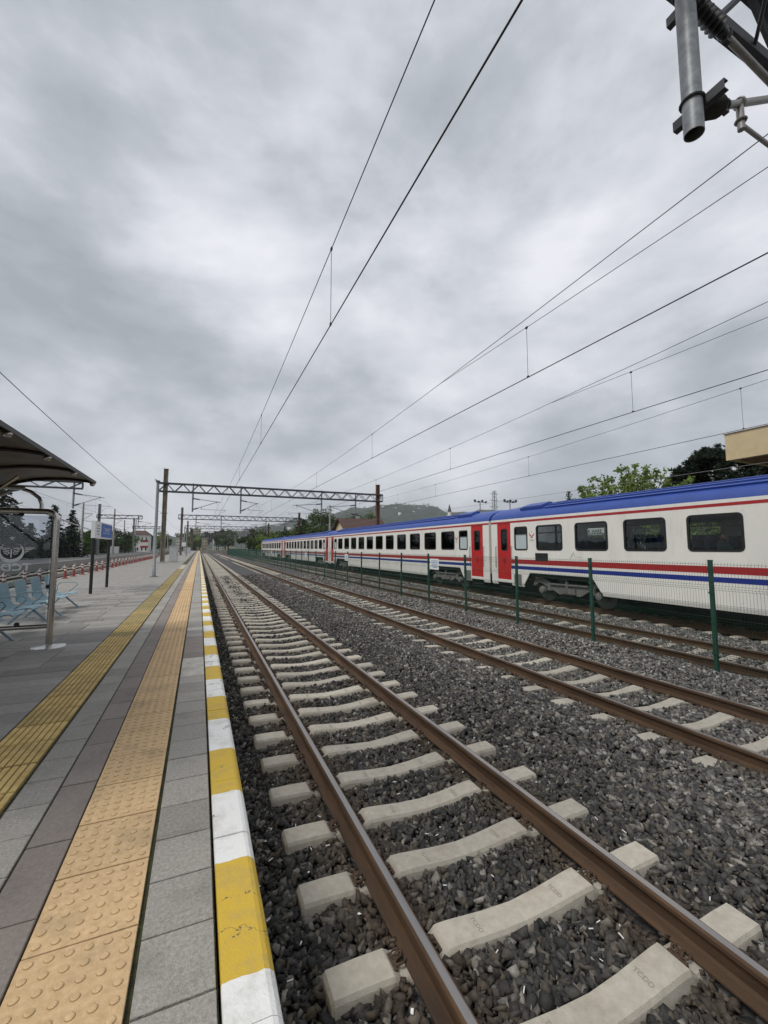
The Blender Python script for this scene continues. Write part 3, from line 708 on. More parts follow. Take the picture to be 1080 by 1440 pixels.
        # doors
        for y0, y1 in DOORS:
            d = MB(); xo, xi = s*(HW-.018), s*(HW-.05)
            wy0, wy1, wz0, wz1 = y0+.26, y1-.26, 2.05, 3.0
            for q in ([(y0,.76),(y1,.76),(y1,wz0),(y0,wz0)], [(y0,wz1),(y1,wz1),(y1,3.32),(y0,3.32)], [(y0,wz0),(wy0,wz0),(wy0,wz1),(y0,wz1)], [(wy1,wz0),(y1,wz0),(y1,wz1),(wy1,wz1)]): panel(d, q, xo, xi)
            d = d.build('door', m_red, t)
            f = MB(); frame_ring(f, wy0-.02, wy1+.02, wz0-.02, wz1+.02, .09, .05, s*(HW-.010), s*(HW-.03)); f = f.build('door_window_frame', m_black, d)
            MB().prism([(wy0,wz0),(wy1,wz0),(wy1,wz1),(wy0,wz1)], 'x', s*(HW-.035), s*(HW-.031)).build('pane', m_glass, d)
            hb = MB(); cy = (y0+y1)/2; frame_ring(hb, cy-.07, cy+.07, 1.45, 1.72, .065, .02, s*(HW-.004), s*(HW-.02)); hb.obox((s*(HW-.006), cy, 1.58), (.02, .03, .16)); hb.build('handle', m_dred, d)
            st_ = MB(); st_.box(min(s*1.1, s*1.38), max(s*1.1, s*1.38), y0+.05, y1-.05, .40, .44); st_.box(min(s*1.16, s*1.40), max(s*1.16, s*1.40), y0+.05, y1-.05, .66, .70); st_.build('step', m_under, t)
            for yy in (y0-.07, y1+.07):
                MB().path([(s*(HW+.0), yy, 1.25), (s*(HW+.05), yy, 1.28), (s*(HW+.05), yy, 2.2), (s*(HW+.0), yy, 2.23)], .014, 6).build('grab_rail', m_ss, t)
        # windows
        for i, (y0, y1) in enumerate(WINS + SMALL):
            small = (y0, y1) in SMALL
            f = MB(); frame_ring(f, y0-.035, y1+.035, WZ0-.035, WZ1+.035, .13 if not small else .11, .065, s*(HW+.010), s*(HW-.03))
            w = f.build('window', m_black, t)
            if i % 3 == 1 or small: MB().box(min(s*(HW-.02), s*(HW+.006)), max(s*(HW-.02), s*(HW+.006)), y0+.02, y1-.02, 2.74, 2.775).build('transom', m_black, w)
            if small:
                MB().prism([(y0,WZ0),(y1,WZ0),(y1,2.74),(y0,2.74)], 'x', s*(HW-.026), s*(HW-.022)).build('pane', m_frost, w)
                MB().prism([(y0,2.775),(y1,2.775),(y1,WZ1),(y0,WZ1)], 'x', s*(HW-.026), s*(HW-.022)).build('pane', m_glass, w)
            else:
                MB().prism([(y0,WZ0),(y1,WZ0),(y1,WZ1),(y0,WZ1)], 'x', s*(HW-.026), s*(HW-.022)).build('pane', m_glass, w)
        # equipment box beside the bogie
        for y0 in (1.50, CL-1.98): MB().bbox(min(s*1.40, s*1.436), max(s*1.40, s*1.436), y0, y0+.44, .58, 1.03, .01).build('service_box', m_bogie, t)
    # seats: rows across the saloon
    sm = MB(); sm.box(-.42, .42, -.24, .22, .42, .54); sm.obox((0, -.27, .86), (.84, .10, .78), Matrix.Rotation(R(10), 3, 'X')); sm.box(-.36, -.06, -.36, -.25, 1.14, 1.34); sm.box(.06, .36, -.36, -.25, 1.14, 1.34); sm.box(-.4, .4, -.2, .2, 0, .42)
    sm = sm.build('seat', m_seat); sme = sm.data; bpy.data.objects.remove(sm)
    for k in range(21):
        y = 3.6 + k*.975
        for x in (-.88, .88): mo('seat', sme, t, (x, y, 1.18), math.pi if k % 4 in (1, 2) else 0)
    # bogies
    for (a, b) in BOG:
        cy = (a+b)/2 if a > 10 else (a+b)/2
        w1, w2 = (CL-2.88, CL-5.56) if a > 10 else (2.9, 5.5)
        w1, w2 = min(w1, w2), max(w1, w2); cy = (w1+w2)/2
        bo = MB()
        for s in (-1, 1):
            x0, x1 = sorted((s*1.00, s*1.13))
            out = [(w1-.55,.62),(w1-.42,.86),(w1-.1,.96),(w1+.32,.84),(cy-.62,.42),(cy-.5,.36),(cy+.5,.36),(cy+.62,.42),(w2-.32,.84),(w2+.1,.96),(w2+.42,.86),(w2+.55,.62),(w2+.42,.60),(w2+.2,.74),(w2-.2,.72),(cy+.55,.60),(cy-.55,.60),(w1+.2,.72),(w1-.2,.74),(w1-.42,.60)]
            bo.prism(out, 'x', x0, x1)
            bo.box(min(s*1.12, s*1.2), max(s*1.12, s*1.2), cy-.32, cy+.32, .42, .62); bo.tube((s*1.16, cy-.9, .75), (s*1.16, cy+.9, .72), .045, 8); bo.tube((s*1.18, cy+.05, .5), (s*1.18, cy+.05, 1.05), .06, 8)
        bo.box(-1.0, 1.0, cy-.3, cy+.3, .5, .8); bo = bo.build('bogie_frame', m_bogie, t)
        for wy in (w1, w2):
            for s in (-1, 1):
                MB().lathe([(.10,-.02),(.43,-.02),(.46,0),(.46,.10),(.485,.12),(.485,.135),(.40,.135),(.36,.10),(.12,.10)], 28, (s*(.82) , wy, .46), (-s, 0, 0)).build('wheel', m_steelw, bo, smooth=True, angle=30)
                MB().lathe([(.155,0),(.155,.14),(.13,.20),(.06,.22)], 16, (s*1.02, wy, .46), (s, 0, 0)).build('axle_box', m_bogie, bo, smooth=True, angle=30)
                MB().lathe([(.12,-.15),(.12,.15)], 12, (s*1.06, wy+(.34 if wy < cy else -.34), .62)).build('spring', m_bogie, bo)
            MB().tube((-.8, wy, .46), (.8, wy, .46), .08, 10).build('axle', m_steelw, bo)
    # emblem beside the small windows: red winged crescent with lettering
    for s in (-1,):
        for ye in (2.78, CL-2.64):
            e = MB()
            for d in (-1, 1): e.prism([(ye+d*.02, 2.66), (ye+d*.17, 2.79), (ye+d*.13, 2.70), (ye+d*.05, 2.61)], 'x', s*HW, s*(HW+.003))
            e.prism([(ye-.06, 2.60), (ye, 2.55), (ye+.06, 2.60), (ye, 2.64)], 'x', s*HW, s*(HW+.003))
            e.prism([(ye-.015, 2.83), (ye, 2.80), (ye+.015, 2.83), (ye, 2.87)], 'x', s*HW, s*(HW+.003))
            e.build('emblem', m_dred, t)
            q = mo('lettering', emb_me, t, (s*(HW+.003), ye, 2.47)); q.rotation_euler = (R(90), 0, R(-90))
    return t
emb_me = text_mesh('lettering', 'TCDD', .085, M('dark_print', (.06,.06,.07), .6), .001)
coach = make_coach()
TD = tree_of(coach)
CP = 26.90; CY = [-10.50, 16.40, 43.30, 70.20]
labs = ['nearest white coach with blue roof, cut by the right edge of the photo',
        'white coach with red door and blue roof, second from the right, behind white fence notices',
        'third white coach with blue roof from the right, in front of the brown roofed house',
        'farthest white coach with blue roof at the distant end of the train']
cs = [coach] + [copy_tree(coach, TD) for _ in range(3)]
for c, y, l in zip(cs, CY, labs): c.location = (CX, y, RZ); tag(c, l, 'railway coach', 'coaches of the parked train')
# black ventilation grille and faint graffiti on the nearest coach only
v = MB(); y0 = 12.72 - CY[0]; v.box(-HW-.012, -HW+.01, y0, y0+.68, 1.63, 1.95)
v = v.build('vent_grille', m_black, cs[0])
for k in range(7): MB().obox((-HW-.014, y0+.34, 1.67+k*.04), (.012, .62, .012), Matrix.Rotation(R(25), 3, 'Y')).build('slat', m_under, v)
gr = MB()
for a, b_ in (((.0,.0),(.16,.10)),((.10,.14),(.06,-.04)),((.16,.10),(.2,-.06)),((.24,-.04),(.34,-.02)),((.34,-.02),(.38,-.08)),((.42,-.06),(.5,-.03)),((.05,-.03),(-.06,-.08))):
    gr.tube((-HW-.001, 11.6-CY[0]-a[0], 1.86+a[1]), (-HW-.001, 11.6-CY[0]-b_[0], 1.86+b_[1]), .007, 4)
gr.build('scrawl', M('graffiti_green', (.16,.27,.22), .7), cs[0])
# passenger sitting by the nearest window
def passenger():
    t = thing('person', 'seated passenger with dark hair in teal shirt behind the nearest train window', 'person', (13.25, 6.95, RZ+1.18+.52))
    # local frame: +y' = facing (towards -Y world), z up, seat surface z = 0
    J = {'pel': (0,0,.10), 'spi': (0,-.04,.32), 'che': (0,-.05,.50), 'nec': (0,-.03,.60), 'neb': (0,.0,.66), 'hed': (0,.02,.70),
         'shl': (-.19,-.05,.53), 'ell': (-.25,.06,.30), 'wrl': (-.16,.28,.20), 'shr': (.19,-.05,.53), 'elr': (.26,.04,.30), 'wrr': (.12,.27,.18),
         'hil': (-.10,.04,.09), 'knl': (-.12,.46,.10), 'anl': (-.12,.48,-.36), 'tol': (-.12,.62,-.42), 'hir': (.10,.04,.09), 'knr': (.12,.46,.10), 'anr': (.12,.48,-.36), 'tor': (.12,.62,-.42)}
    E_ = ['pel spi','spi che','che nec','nec neb','neb hed','che shl','shl ell','ell wrl','che shr','shr elr','elr wrr','pel hil','hil knl','knl anl','anl tol','pel hir','hir knr','knr anr','anr tor']
    Rr = dict(pel=.15, spi=.145, che=.15, nec=.065, neb=.055, hed=.055, shl=.075, ell=.052, wrl=.036, shr=.075, elr=.052, wrr=.036, hil=.09, knl=.065, anl=.045, tol=.04, hir=.09, knr=.065, anr=.045, tor=.04)
    names = list(J); me = bpy.data.meshes.new('body'); me.from_pydata([J[n] for n in names], [tuple(names.index(q) for q in e.split()) for e in E_], [])
    o = bpy.data.objects.new('body', me); COL.objects.link(o); o.modifiers.new('skin', 'SKIN'); o.modifiers.new('sub', 'SUBSURF').levels = 2; o.modifiers['sub'].render_levels = 2
    for i, n in enumerate(names):
        sv = me.skin_vertices[0].data[i]; sv.radius = (Rr[n], Rr[n]*(.72 if n in ('pel','spi','che') else 1)); sv.use_root = n == 'pel'
    bpy.context.view_layer.update(); dg = bpy.context.evaluated_depsgraph_get(); m2 = bpy.data.meshes.new_from_object(o.evaluated_get(dg)); bpy.data.objects.remove(o)
    shirt, skin, hair = M('shirt_teal', (.10,.17,.17), .85, var=.1), M('skin', (.42,.25,.18), .55, var=.05), M('hair_dark', (.02,.015,.012), .6)
    trous = M('trousers', (.03,.035,.05), .9)
    m2.materials.clear(); [m2.materials.append(q) for q in (shirt, skin, trous)]
    for p in m2.polygons:
        c = p.center; p.use_smooth = True
        p.material_index = 1 if c.z > .60 else 2 if (c.z < .16 and c.y > -.2 and abs(c.x) < .2 and c.y > .1 or c.z < .06) else 0
    b = mo('body', m2, t)
    hd = bpy.data.meshes.new('head'); bm = bmesh.new(); bmesh.ops.create_icosphere(bm, subdivisions=3, radius=1)
    for v_ in bm.verts:
        x, y, z = v_.co; v_.co = (x*.078*(1-.12*max(0, -z)), y*.098 + .012*max(0, -z)*max(0, y), z*.118)
        x, y, z = v_.co
        d = math.hypot(x/.017, (z+.012)/.03); v_.co.y += (.022*math.exp(-d*d) if y > .03 else 0)                 # nose
        for ex in (-.032, .032):
            d = math.hypot((x-ex)/.02, (z-.022)/.014); v_.co.y -= (.009*math.exp(-d*d) if y > .03 else 0)        # eye sockets
        d = math.hypot(x/.028, (z+.058)/.008); v_.co.y += (.004*math.exp(-d*d) if y > .03 else 0)                # lips
    bm.to_mesh(hd); bm.free(); [q.__setattr__('use_smooth', True) for q in hd.polygons]; hd.materials.append(skin)
    for n_, mt_ in (('head', hd),): h = mo(n_, mt_, t, (0, .035, .775))
    hm = bpy.data.meshes.new('hair'); bm = bmesh.new(); bmesh.ops.create_icosphere(bm, subdivisions=3, radius=1)
    for v_ in bm.verts:
        x, y, z = v_.co; v_.co = (x*.086, y*.106-.006, z*.126+.004)
    bmesh.ops.delete(bm, geom=[v_ for v_ in bm.verts if v_.co.y > .045 and v_.co.z < .062 or v_.co.z < -.03 and v_.co.y > -.03 or v_.co.z < -.07], context='VERTS')
    bm.to_mesh(hm); bm.free(); hm.materials.append(hair); [q.__setattr__('use_smooth', True) for q in hm.polygons]; mo('hair', hm, t, (0, .035, .775))
    bd = bpy.data.meshes.new('beard'); bm = bmesh.new(); bmesh.ops.create_icosphere(bm, subdivisions=3, radius=1)
    for v_ in bm.verts:
        x, y, z = v_.co; v_.co = (x*.078, y*.100+.006, z*.118-.002)
    bmesh.ops.delete(bm, geom=[v_ for v_ in bm.verts if v_.co.z > -.045 or v_.co.y < -.01 or (abs(v_.co.x) < .03 and v_.co.z > -.07)], context='VERTS')
    bm.to_mesh(bd); bm.free(); bd.materials.append(hair); mo('beard', bd, t, (0, .035, .775))
    for s in (-1, 1):
        MB().lathe([(.004,0),(.022,.006),(.028,.012),(.012,.016)], 10, (s*.072, .028, .775), (s, -.2, 0)).build('ear', skin, t, smooth=True)
        ey = MB().lathe([(.003,0),(.008,.002),(.009,.004),(.004,.007)], 8, (s*.032, .118, .797), (0, 1, 0)).build('eye', M('eye', (.03,.02,.02), .3), t)
        # hand resting on the lap: palm and five fingers
        wx, wy, wz = J['wrl' if s < 0 else 'wrr']; hb = MB()
        hb.path([(wx, wy-.02, wz), (wx-s*.01, wy+.03, wz-.01), (wx-s*.015, wy+.085, wz-.02)], [.028, .036, .034], 10)
        for k in range(4):
            fx = wx - s*.015 + (k-1.5)*.017; L_ = (.062, .074, .070, .054)[k]
            hb.path([(fx, wy+.08, wz-.02), (fx, wy+.08+L_*.5, wz-.018), (fx, wy+.08+L_*.85, wz-.034), (fx, wy+.08+L_, wz-.052)], [.0095, .009, .008, .006], 6)
        hb.path([(wx-s*.03, wy+.03, wz-.01), (wx-s*.055, wy+.06, wz-.015), (wx-s*.06, wy+.09, wz-.025)], [.012, .0105, .008], 6)
        hb.build('hand', skin, t, smooth=True)
    t.rotation_euler = (0, 0, math.pi - R(25)); return t
passenger()
# ================================================================== OVERHEAD LINE
PZ0, PZ1 = 7.68, 8.56
def ushape(c, r, ax=Vector((1,0,0)), ay=Vector((0,1,0)), n=14, a0=0, a1=360):
    return [Vector(c) + ax*r*math.cos(R(a0+(a1-a0)*i/n)) + ay*r*math.sin(R(a0+(a1-a0)*i/n)) for i in range(n+1)]
brace_cache = {}
def portal(label, Y, xl, xr, drops, masts, z0=PZ0, z1=PZ1, group='lattice gantries over the tracks', lw=.56, detail=True, base=0.0, zig=.78):
    t = thing('gantry', label, 'gantry', (0, Y, 0), group)
    O = (0, Y, 0)
    for d in (-lw/2, lw/2):
        for z in (z0, z1):
            b = MB(); b.box(xl, xr, Y+d-.07, Y+d+.07, z-.07, z+.07); b.build('chord', m_galvd, t, O)
    for xe in (xl, xr):
        b = MB()
        for d in (-lw/2, lw/2): b.box(xe-.04, xe+.04, Y+d-.04, Y+d+.04, z0+.07, z1-.07)
        b.box(xe-.035, xe+.035, Y-lw/2+.07, Y+lw/2-.07, z0-.03, z0+.03); b.box(xe-.035, xe+.035, Y-lw/2+.07, Y+lw/2-.07, z1-.03, z1+.03); b.build('end_frame', m_galvd, t, O)
    n = int((xr-xl)/zig); pt = (xr-xl)/n; key = (round(pt, 4), round(z1-z0, 3))
    if key not in brace_cache:
        o = MB().tube((0, 0, 0), (pt, 0, z1-z0), .040, 5).build('brace', m_galvd); brace_cache[key] = o.data; bpy.data.objects.remove(o)
    me = brace_cache[key]
    for k in range(n):
        for d in (-lw/2, lw/2):
            o = mo('brace', me, t, (xl + k*pt + (0 if k % 2 == 0 else pt), d, z0), scale=None if k % 2 == 0 else (-1, 1, 1))
        if detail and k % 2 == 0:
            b = MB(); b.tube((xl+k*pt, Y-lw/2, z0), (xl+(k+1)*pt, Y+lw/2, z0), .022, 5); b.tube((xl+k*pt, Y-lw/2, z1), (xl+(k+1)*pt, Y+lw/2, z1), .022, 5); b.build('cross_brace', m_galvd, t, O)
    for xm, mm, zt in masts:
        b = MB(); w, f = .44, .05
        b.box(xm-w/2, xm-w/2+f, Y-.2, Y+.2, base-.02, zt); b.box(xm+w/2-f, xm+w/2, Y-.2, Y+.2, base-.02, zt); b.box(xm-w/2+f, xm+w/2-f, Y-.03, Y+.03, base-.02, zt)
        b.box(xm-w/2-.03, xm+w/2+.03, Y-.23, Y+.23, zt, zt+.03)
        mt = b.build('mast', mm, t, O)
        MB().bbox(xm-.42, xm+.42, Y-.42, Y+.42, base-.9, base+.13, .04).build('plinth', m_conc, t, O)
        c = MB()
        for z in (z0, z1): c.box(xm-.36, xm+.36, Y-lw/2-.13, Y-lw/2-.075, z-.07, z+.07); c.box(xm-.36, xm+.36, Y+lw/2+.075, Y+lw/2+.13, z-.07, z+.07)
        c.build('clamp', m_galvd, t, O)
    for xd, s, reach in drops:
        zb = 5.53; rt = .084
        b = MB(); nn = 18
        prof = [(rt, zb), (rt, z1+.12)]
        # open pipe end
        vs_ = []
        for r_, z in ((rt-.008, zb+.4), (rt-.008, zb), (rt, zb), (rt, z1+.15)):
            vs_ += [(xd + r_*math.cos(2*math.pi*j/nn), Y + r_*math.sin(2*math.pi*j/nn), z) for j in range(nn)]
        b.add(vs_, [(i*nn+j, i*nn+(j+1) % nn, (i+1)*nn+(j+1) % nn, (i+1)*nn+j) for i in range(3) for j in range(nn)] + [tuple(range(nn)), tuple(3*nn+j for j in range(nn))])
        dt = b.build('drop_tube', m_galv, t, O, smooth=True)
        zu, zl = 7.02, 5.84
        # angle-iron clamps and U-bolts
        for z in (zu+.02, zl+.02):
            c = MB(); hy = .46
            c.box(xd+s*(rt+.002) - (.006 if s > 0 else 0), xd+s*(rt+.002) + (.006 if s < 0 else 0)+.0, Y-hy/2, Y+hy/2, z-.05, z+.05)
            xa, xb = sorted((xd+s*(rt+.004), xd+s*(rt+.06))); c.box(xa, xb, Y-hy/2, Y+hy/2, z+.042, z+.052); c.box(xa, xb, Y-hy/2, Y+hy/2, z-.052, z-.042)
            c.path(ushape((xd, Y, z+.0), rt+.012, n=16), .012, 6, closed=False)
            c.build('clamp', m_galvd, dt, O)
        def arm(p0, p1, li, sheds, rs, rt2, nm):
            p0, p1 = Vector(p0), Vector(p1); d = (p1-p0).normalized(); prof = [(.045, 0), (.045, .05)]
            for k in range(sheds):
                a = .06 + (li-.12)*k/sheds; stp = (li-.12)/sheds
                prof += [(.045, a), (rs, a+stp*.35), (rs*.96, a+stp*.5), (.05, a+stp*.8)]
            prof += [(.045, li-.05), (.05, li-.05), (.055, li), (.04, li+.04)]
            MB().lathe(prof, 16, p0, d).build('insulator', m_insul, t, O, smooth=True, angle=50)
            MB().tube(p0 + d*li, p1, rt2, 12).build(nm, m_tube, t, O, smooth=True)
            c = MB(); c.path(ushape(p0 + d*(li+.06), rt2+.012, Vector((0,1,0)), d.cross(Vector((0,1,0))), 12), .012, 6); c.obox(p0+d*(li+.05)+Vector((0,0,-.055)), (.07, .05, .05)); c.build('clamp', m_galvd, t, O)
            return d
        xs = xd + s*(rt+.03); xe = xd + s*reach
        du = arm((xs, Y, zu), (xe, Y, zu-.30), .52, 6, .088, .034, 'top_tie')
        f = .86; px, pz = xd + s*reach*f, zu-.30*f-.03
        dl = arm((xs, Y, zl), (px, Y, pz), .44, 5, .098, .036, 'bracket_tube')
        c = MB(); c.obox((px, Y, pz+.02), (.09, .07, .12)); c.tube((px, Y, pz-.06), (px, Y, pz-.30), .012, 6); c.build('messenger_clamp', m_galvd, t, O)
        # registration tube with its short hanger, and the steady arm that holds the contact wire
        lp = Vector((xs, Y, zl)) + dl*.82; q = MB(); q.tube(lp+Vector((0,0,-.03)), lp+Vector((0,0,-.30)), .034, 10)
        q.path(ushape(lp, .05, Vector((0,1,0)), dl.cross(Vector((0,1,0))), 12), .012, 6); q.path(ushape(lp+Vector((0,0,-.2)), .046, n=12), .012, 6)
        q.build('hanger', m_tube, t, O, smooth=True)
        rt_ = MB(); zr_ = lp.z-.24; rt_.tube((lp.x+s*.03, Y, zr_), (xd+s*(reach+.55), Y, zr_-.06), .022, 8); rt_.build('registration_tube', m_tube, t, O)
        sa = MB(); xw = xd + s*(reach-.38); sa.path([(xd+s*(reach+.45), Y, zr_-.07), (xd+s*(reach+.45), Y, zr_-.22), (xd+s*(reach+.1), Y, zr_-.30), (xw, Y, 4.97)], .012, 6); sa.build('steady_arm', m_galvd, t, O)
    return t
DR = [(-.84, 1, 2.92), (4.19, 1, 2.0), (13.73, -1, 4.3), (18.22, -1, 4.6)]
DR = [(-.84, 1, 2.9), (4.19, 1, 2.02), (13.73, -1, 3.6), (18.22, -1, 3.8)]
plabs = ['lattice gantry right above the photographer, its pipe and insulators hang at top right', 'nearest whole lattice gantry spanning the tracks on rusty masts', 'second lattice gantry along the line, just beyond the grey cabinet mast', 'third lattice gantry along the line, thin and distant', 'fourth lattice gantry far away above the vanishing tracks', 'farthest lattice gantry standing against the distant trees']
for k, Y in enumerate((2.2, 50.8, 98.5, 146.5, 194.5, 243)):
    portal(plabs[k], Y, -4.25, 21.9, DR if k else DR[1:], [(-3.57, m_mast, 10.1), (21.3, m_mastr, 9.85)], detail=k < 2)
llabs = ['short lattice gantry over the left tracks beside the shelter roof', 'short lattice gantry over the left tracks behind the blue station sign', 'third short lattice gantry over the left tracks, far away']
for k, Y in enumerate((50.8, 99.5, 148)):
    portal(llabs[k], Y, -18.9, -11.0, [(-11.7, 1, 2.6)] , [(-18.5, m_galv, 10.3)], z0=7.55, z1=8.2, lw=.36, detail=False, group='short gantries over the left tracks', zig=1.0)
# ---- wires
def catenary(label, X, zc=4.95, zs=6.34, zm=5.72, spans=((2.2, 50.8), (50.8, 98.5), (98.5, 146.5), (146.5, 194.5), (194.5, 243)), stitch=True, y0=-46, rc=.0085, d0=3.7, dp=7.9):
    t = thing('overhead_line', label, 'overhead wire', (X, 0, 0), 'overhead lines above the tracks'); O = (X, 0, 0)
    sp_ = ((-46.4, 2.2),) + spans
    MB().path([(X, -46.4, zc)] + [(X, b, zc) for a, b in sp_], rc, 6).build('contact_wire', m_wire, t, O)
    pts = []
    for a, b in sp_:
        for i in range(12):
            u = i/12; pts.append((X, a+(b-a)*u, zm + (zs-zm)*(2*u-1)**2))
    MB().path(pts, .0065, 5).build('messenger_wire', m_wire, t, O)
    for a, b in sp_[:4]:
        L = b-a; cen = (a+b)/2; z = lambda y: zm + (zs-zm)*((y-cen)/(L/2))**2
        ds = [a+d0, a+d0+dp, a+d0+2*dp, a+L-d0-2*dp, a+L-d0-dp, a+L-d0]
        for i, y in enumerate(ds):
            top = z(y)
            if stitch and i in (0, 5): top = zm + (zs-zm)*.40
            d = MB(); d.tube((X, y, zc), (X, y, top), .0042, 5); d.box(X-.012, X+.012, y-.025, y+.025, top-.02, top+.02); d.box(X-.012, X+.012, y-.02, y+.02, zc-.005, zc+.03); d.build('dropper', m_wire, t, O)
    if stitch:
        for a, b in sp_[:3]:
            zz_ = zm + (zs-zm)*.40; j = 7.3; u = (2*j/(b-a)-1)**2; zj = zm + (zs-zm)*u
            MB().path([(X, b-j, zj), (X, b-3.7, zz_), (X, b-1, zz_-.02), (X, b+1, zz_-.02), (X, b+3.7, zz_), (X, b+j, zj)], .0052, 5).build('stitch_wire', m_wire, t, O)
    return t
catenary('pair of wires over the nearest track, steepest lines at top centre of the photo', 1.70, stitch=False)
catenary('wires with droppers over the second track from the platform', 5.82, d0=4.03, dp=8.2)
catenary('wires with droppers over the empty track next to the train', 9.72, d0=4.65, dp=8.3)
catenary('wires with droppers directly above the train roofs', 14.0, stitch=False, d0=4.42, dp=8.5)
sp2 = ((2.2, 50.8), (50.8, 99.5), (99.5, 148), (148, 197))
catenary('wires over the track left of the platform bollards', -9.1, spans=sp2, stitch=False)
catenary('wires over the far left track along the opposite platform', -13.1, spans=sp2, stitch=False)
w = thing('feeder_wire', 'thin pale single wire behind the train below the station roof edge', 'overhead wire', (20, 0, 0))
MB().path([(20, -40, 4.95), (20, 5, 4.88), (20, 21, 4.95), (20, 50, 5.1), (20, 98, 5.0)], .010, 5).build('wire', m_tube, w, (20, 0, 0))
w = thing('return_wire', 'single dark wire sagging along the left rusty masts', 'overhead wire', (-3.6, 0, 0)); pts = []
for a, b in ((-46.4, 2.2), (2.2, 50.8), (50.8, 98.5), (98.5, 146.5), (146.5, 194.5)):
    pts += [(-3.78, a+(b-a)*i/10, 5.32 - .38*(1-(2*i/10-1)**2)) for i in range(10)]
MB().path(pts, .0085, 6).build('wire', m_wire, w, (-3.6, 0, 0))
for Y in (2.2, 50.8, 98.5, 146.5):
    MB().tube((-3.95, Y-.17, 5.30), (-3.2, Y-.17, 5.30), .025, 6).build('bracket', m_galvd, w, (-3.6, 0, 0))
# ================================================================== PLATFORM FURNITURE
# ---- shelter: butterfly canopy on a steel tube frame with an end glass panel
sh = thing('platform_shelter', 'platform shelter with brown curved canopy, steel tubes and etched glass end panel', 'shelter', (-3.7, 6.2, 0)); O = (-3.7, 6.2, 0)
cp = [(-1.84,2.83),(-1.95,2.855),(-2.12,2.872),(-2.30,2.878),(-2.52,2.868),(-2.76,2.835),(-2.95,2.785),(-3.1,2.725),(-3.24,2.645),(-3.4,2.55),(-3.55,2.475),(-3.70,2.44)]
ribsY = [9.34, 8.08, 6.80, 5.53, 4.27, 3.0]
for mir in (0, 1):
    prof = [((-7.4-x) if mir else x, z) for x, z in cp]
    for y1, y0 in zip(ribsY, ribsY[1:]):
        b = MB(); n = len(prof)
        vs_ = [(x, y, z+.012*0 + (.012 if k else 0)) for k in (0, 1) for y in (y0+.012, y1-.012) for x, z in prof]
        fs = [(j, j+1, n+j+1, n+j) for j in range(n-1)] + [(2*n+j, 3*n+j, 3*n+j+1, 2*n+j+1) for j in range(n-1)]
        fs += [(j, 2*n+j, 2*n+j+1, j+1) for j in range(n-1)] + [(n+j, n+j+1, 3*n+j+1, 3*n+j) for j in range(n-1)] + [(0, n, 3*n, 2*n), (n-1, 3*n-1, 4*n-1, 2*n-1)]
        b.add(vs_, fs).build('canopy_panel', m_canopy, sh, O, smooth=True, angle=30)
    for y in ribsY:
        rb = MB().path([(x, y, z-.022) for x, z in prof], .026, 6).build('canopy_rib', m_rib, sh, O, smooth=True)
        x, z = prof[0]; MB().lathe([(.005,-.045),(.03,-.03),(.038,-.008),(.038,.008),(.03,.03),(.005,.045)], 10, (x-(.03 if not mir else -.03), y-.03, z-.05), (1,0,0)).build('knob', m_ss, rb, O, smooth=True, angle=60)
    x, z = prof[0]
    MB().box(x-.012, x+.012, 2.97, 9.4, z-.03, z+.022).build('canopy_edge', m_rib, sh, O)
MB().tube((-3.7, 2.9, 2.36), (-3.7, 9.3, 2.36), .06, 12).build('ridge_tube', m_ss, sh, O, smooth=True)
for y in (8.15, 3.9):
    MB().tube((-3.7, y, .01), (-3.7, y, 2.36), .06, 14).build('column', m_ss, sh, O, smooth=True)
    for s in (-1, 1):
        MB().path([(-3.7+s*.03, y, 1.7), (-3.7+s*.55, y, 2.15), (-3.7+s*1.1, y, 2.70)], .025, 8).build('strut', m_ss, sh, O, smooth=True)
PY = 8.6
def corner(cx, cz, r, a0, a1, y, n=8): return [(cx + r*math.cos(R(a0+(a1-a0)*i/n)), y, cz + r*math.sin(R(a0+(a1-a0)*i/n))) for i in range(n+1)]
fr = [(-2.19, PY, .01)] + corner(-2.19-.15, 2.05, .15, 0, 90, PY) + corner(-5.21+.15, 2.05, .15, 90, 180, PY) + [(-5.21, PY, .01)]
fo = MB().path(fr, .047, 14).build('panel_frame', m_ss, sh, O, smooth=True)
MB().tube((-2.22, PY, .335), (-5.18, PY, .335), .038, 12).build('bottom_rail', m_ss, fo, O, smooth=True)
for x in (-2.19, -5.21): MB().lathe([(.235,.0),(.23,.008),(.10,.018),(.06,.03)], 28, (x, PY, 0)).build('base_plate', m_ss, fo, O, smooth=True)
MB().box(-5.14, -2.26, PY-.004, PY+.004, .40, 2.13).build('glass_panel', m_pglass, sh, O)
for x, z in ((-2.245, .97), (-2.62, .385), (-4.6, .385), (-2.66, 2.145), (-4.6, 2.145)): MB().lathe([(.03,-.02),(.036,-.01),(.036,.01),(.03,.02)], 10, (x, PY-.012, z), (0,1,0)).build('glass_clamp', m_black, sh, O)
MB().path([(-2.52, PY+.4, 2.20), (-2.52, PY+.4, 2.35), (-2.56, PY+.4, 2.46), (-2.68, PY+.4, 2.56), (-2.82, PY+.4, 2.61), (-2.96, PY+.4, 2.565), (-3.1, PY+.4, 2.48), (-3.4, PY+.4, 2.25), (-3.7, PY-.4, 2.05)], .032, 10).build('arched_tube', m_ss, sh, O, smooth=True)
MB().path([(-2.50, PY, 2.20), (-2.52, PY+.4, 2.22)], .03, 8).build('arm', m_ss, sh, O)
MB().tube((-2.78, PY+.38, 2.62), (-3.7, PY-1.5, 2.40), .035, 8).build('arm', m_ss, sh, O)
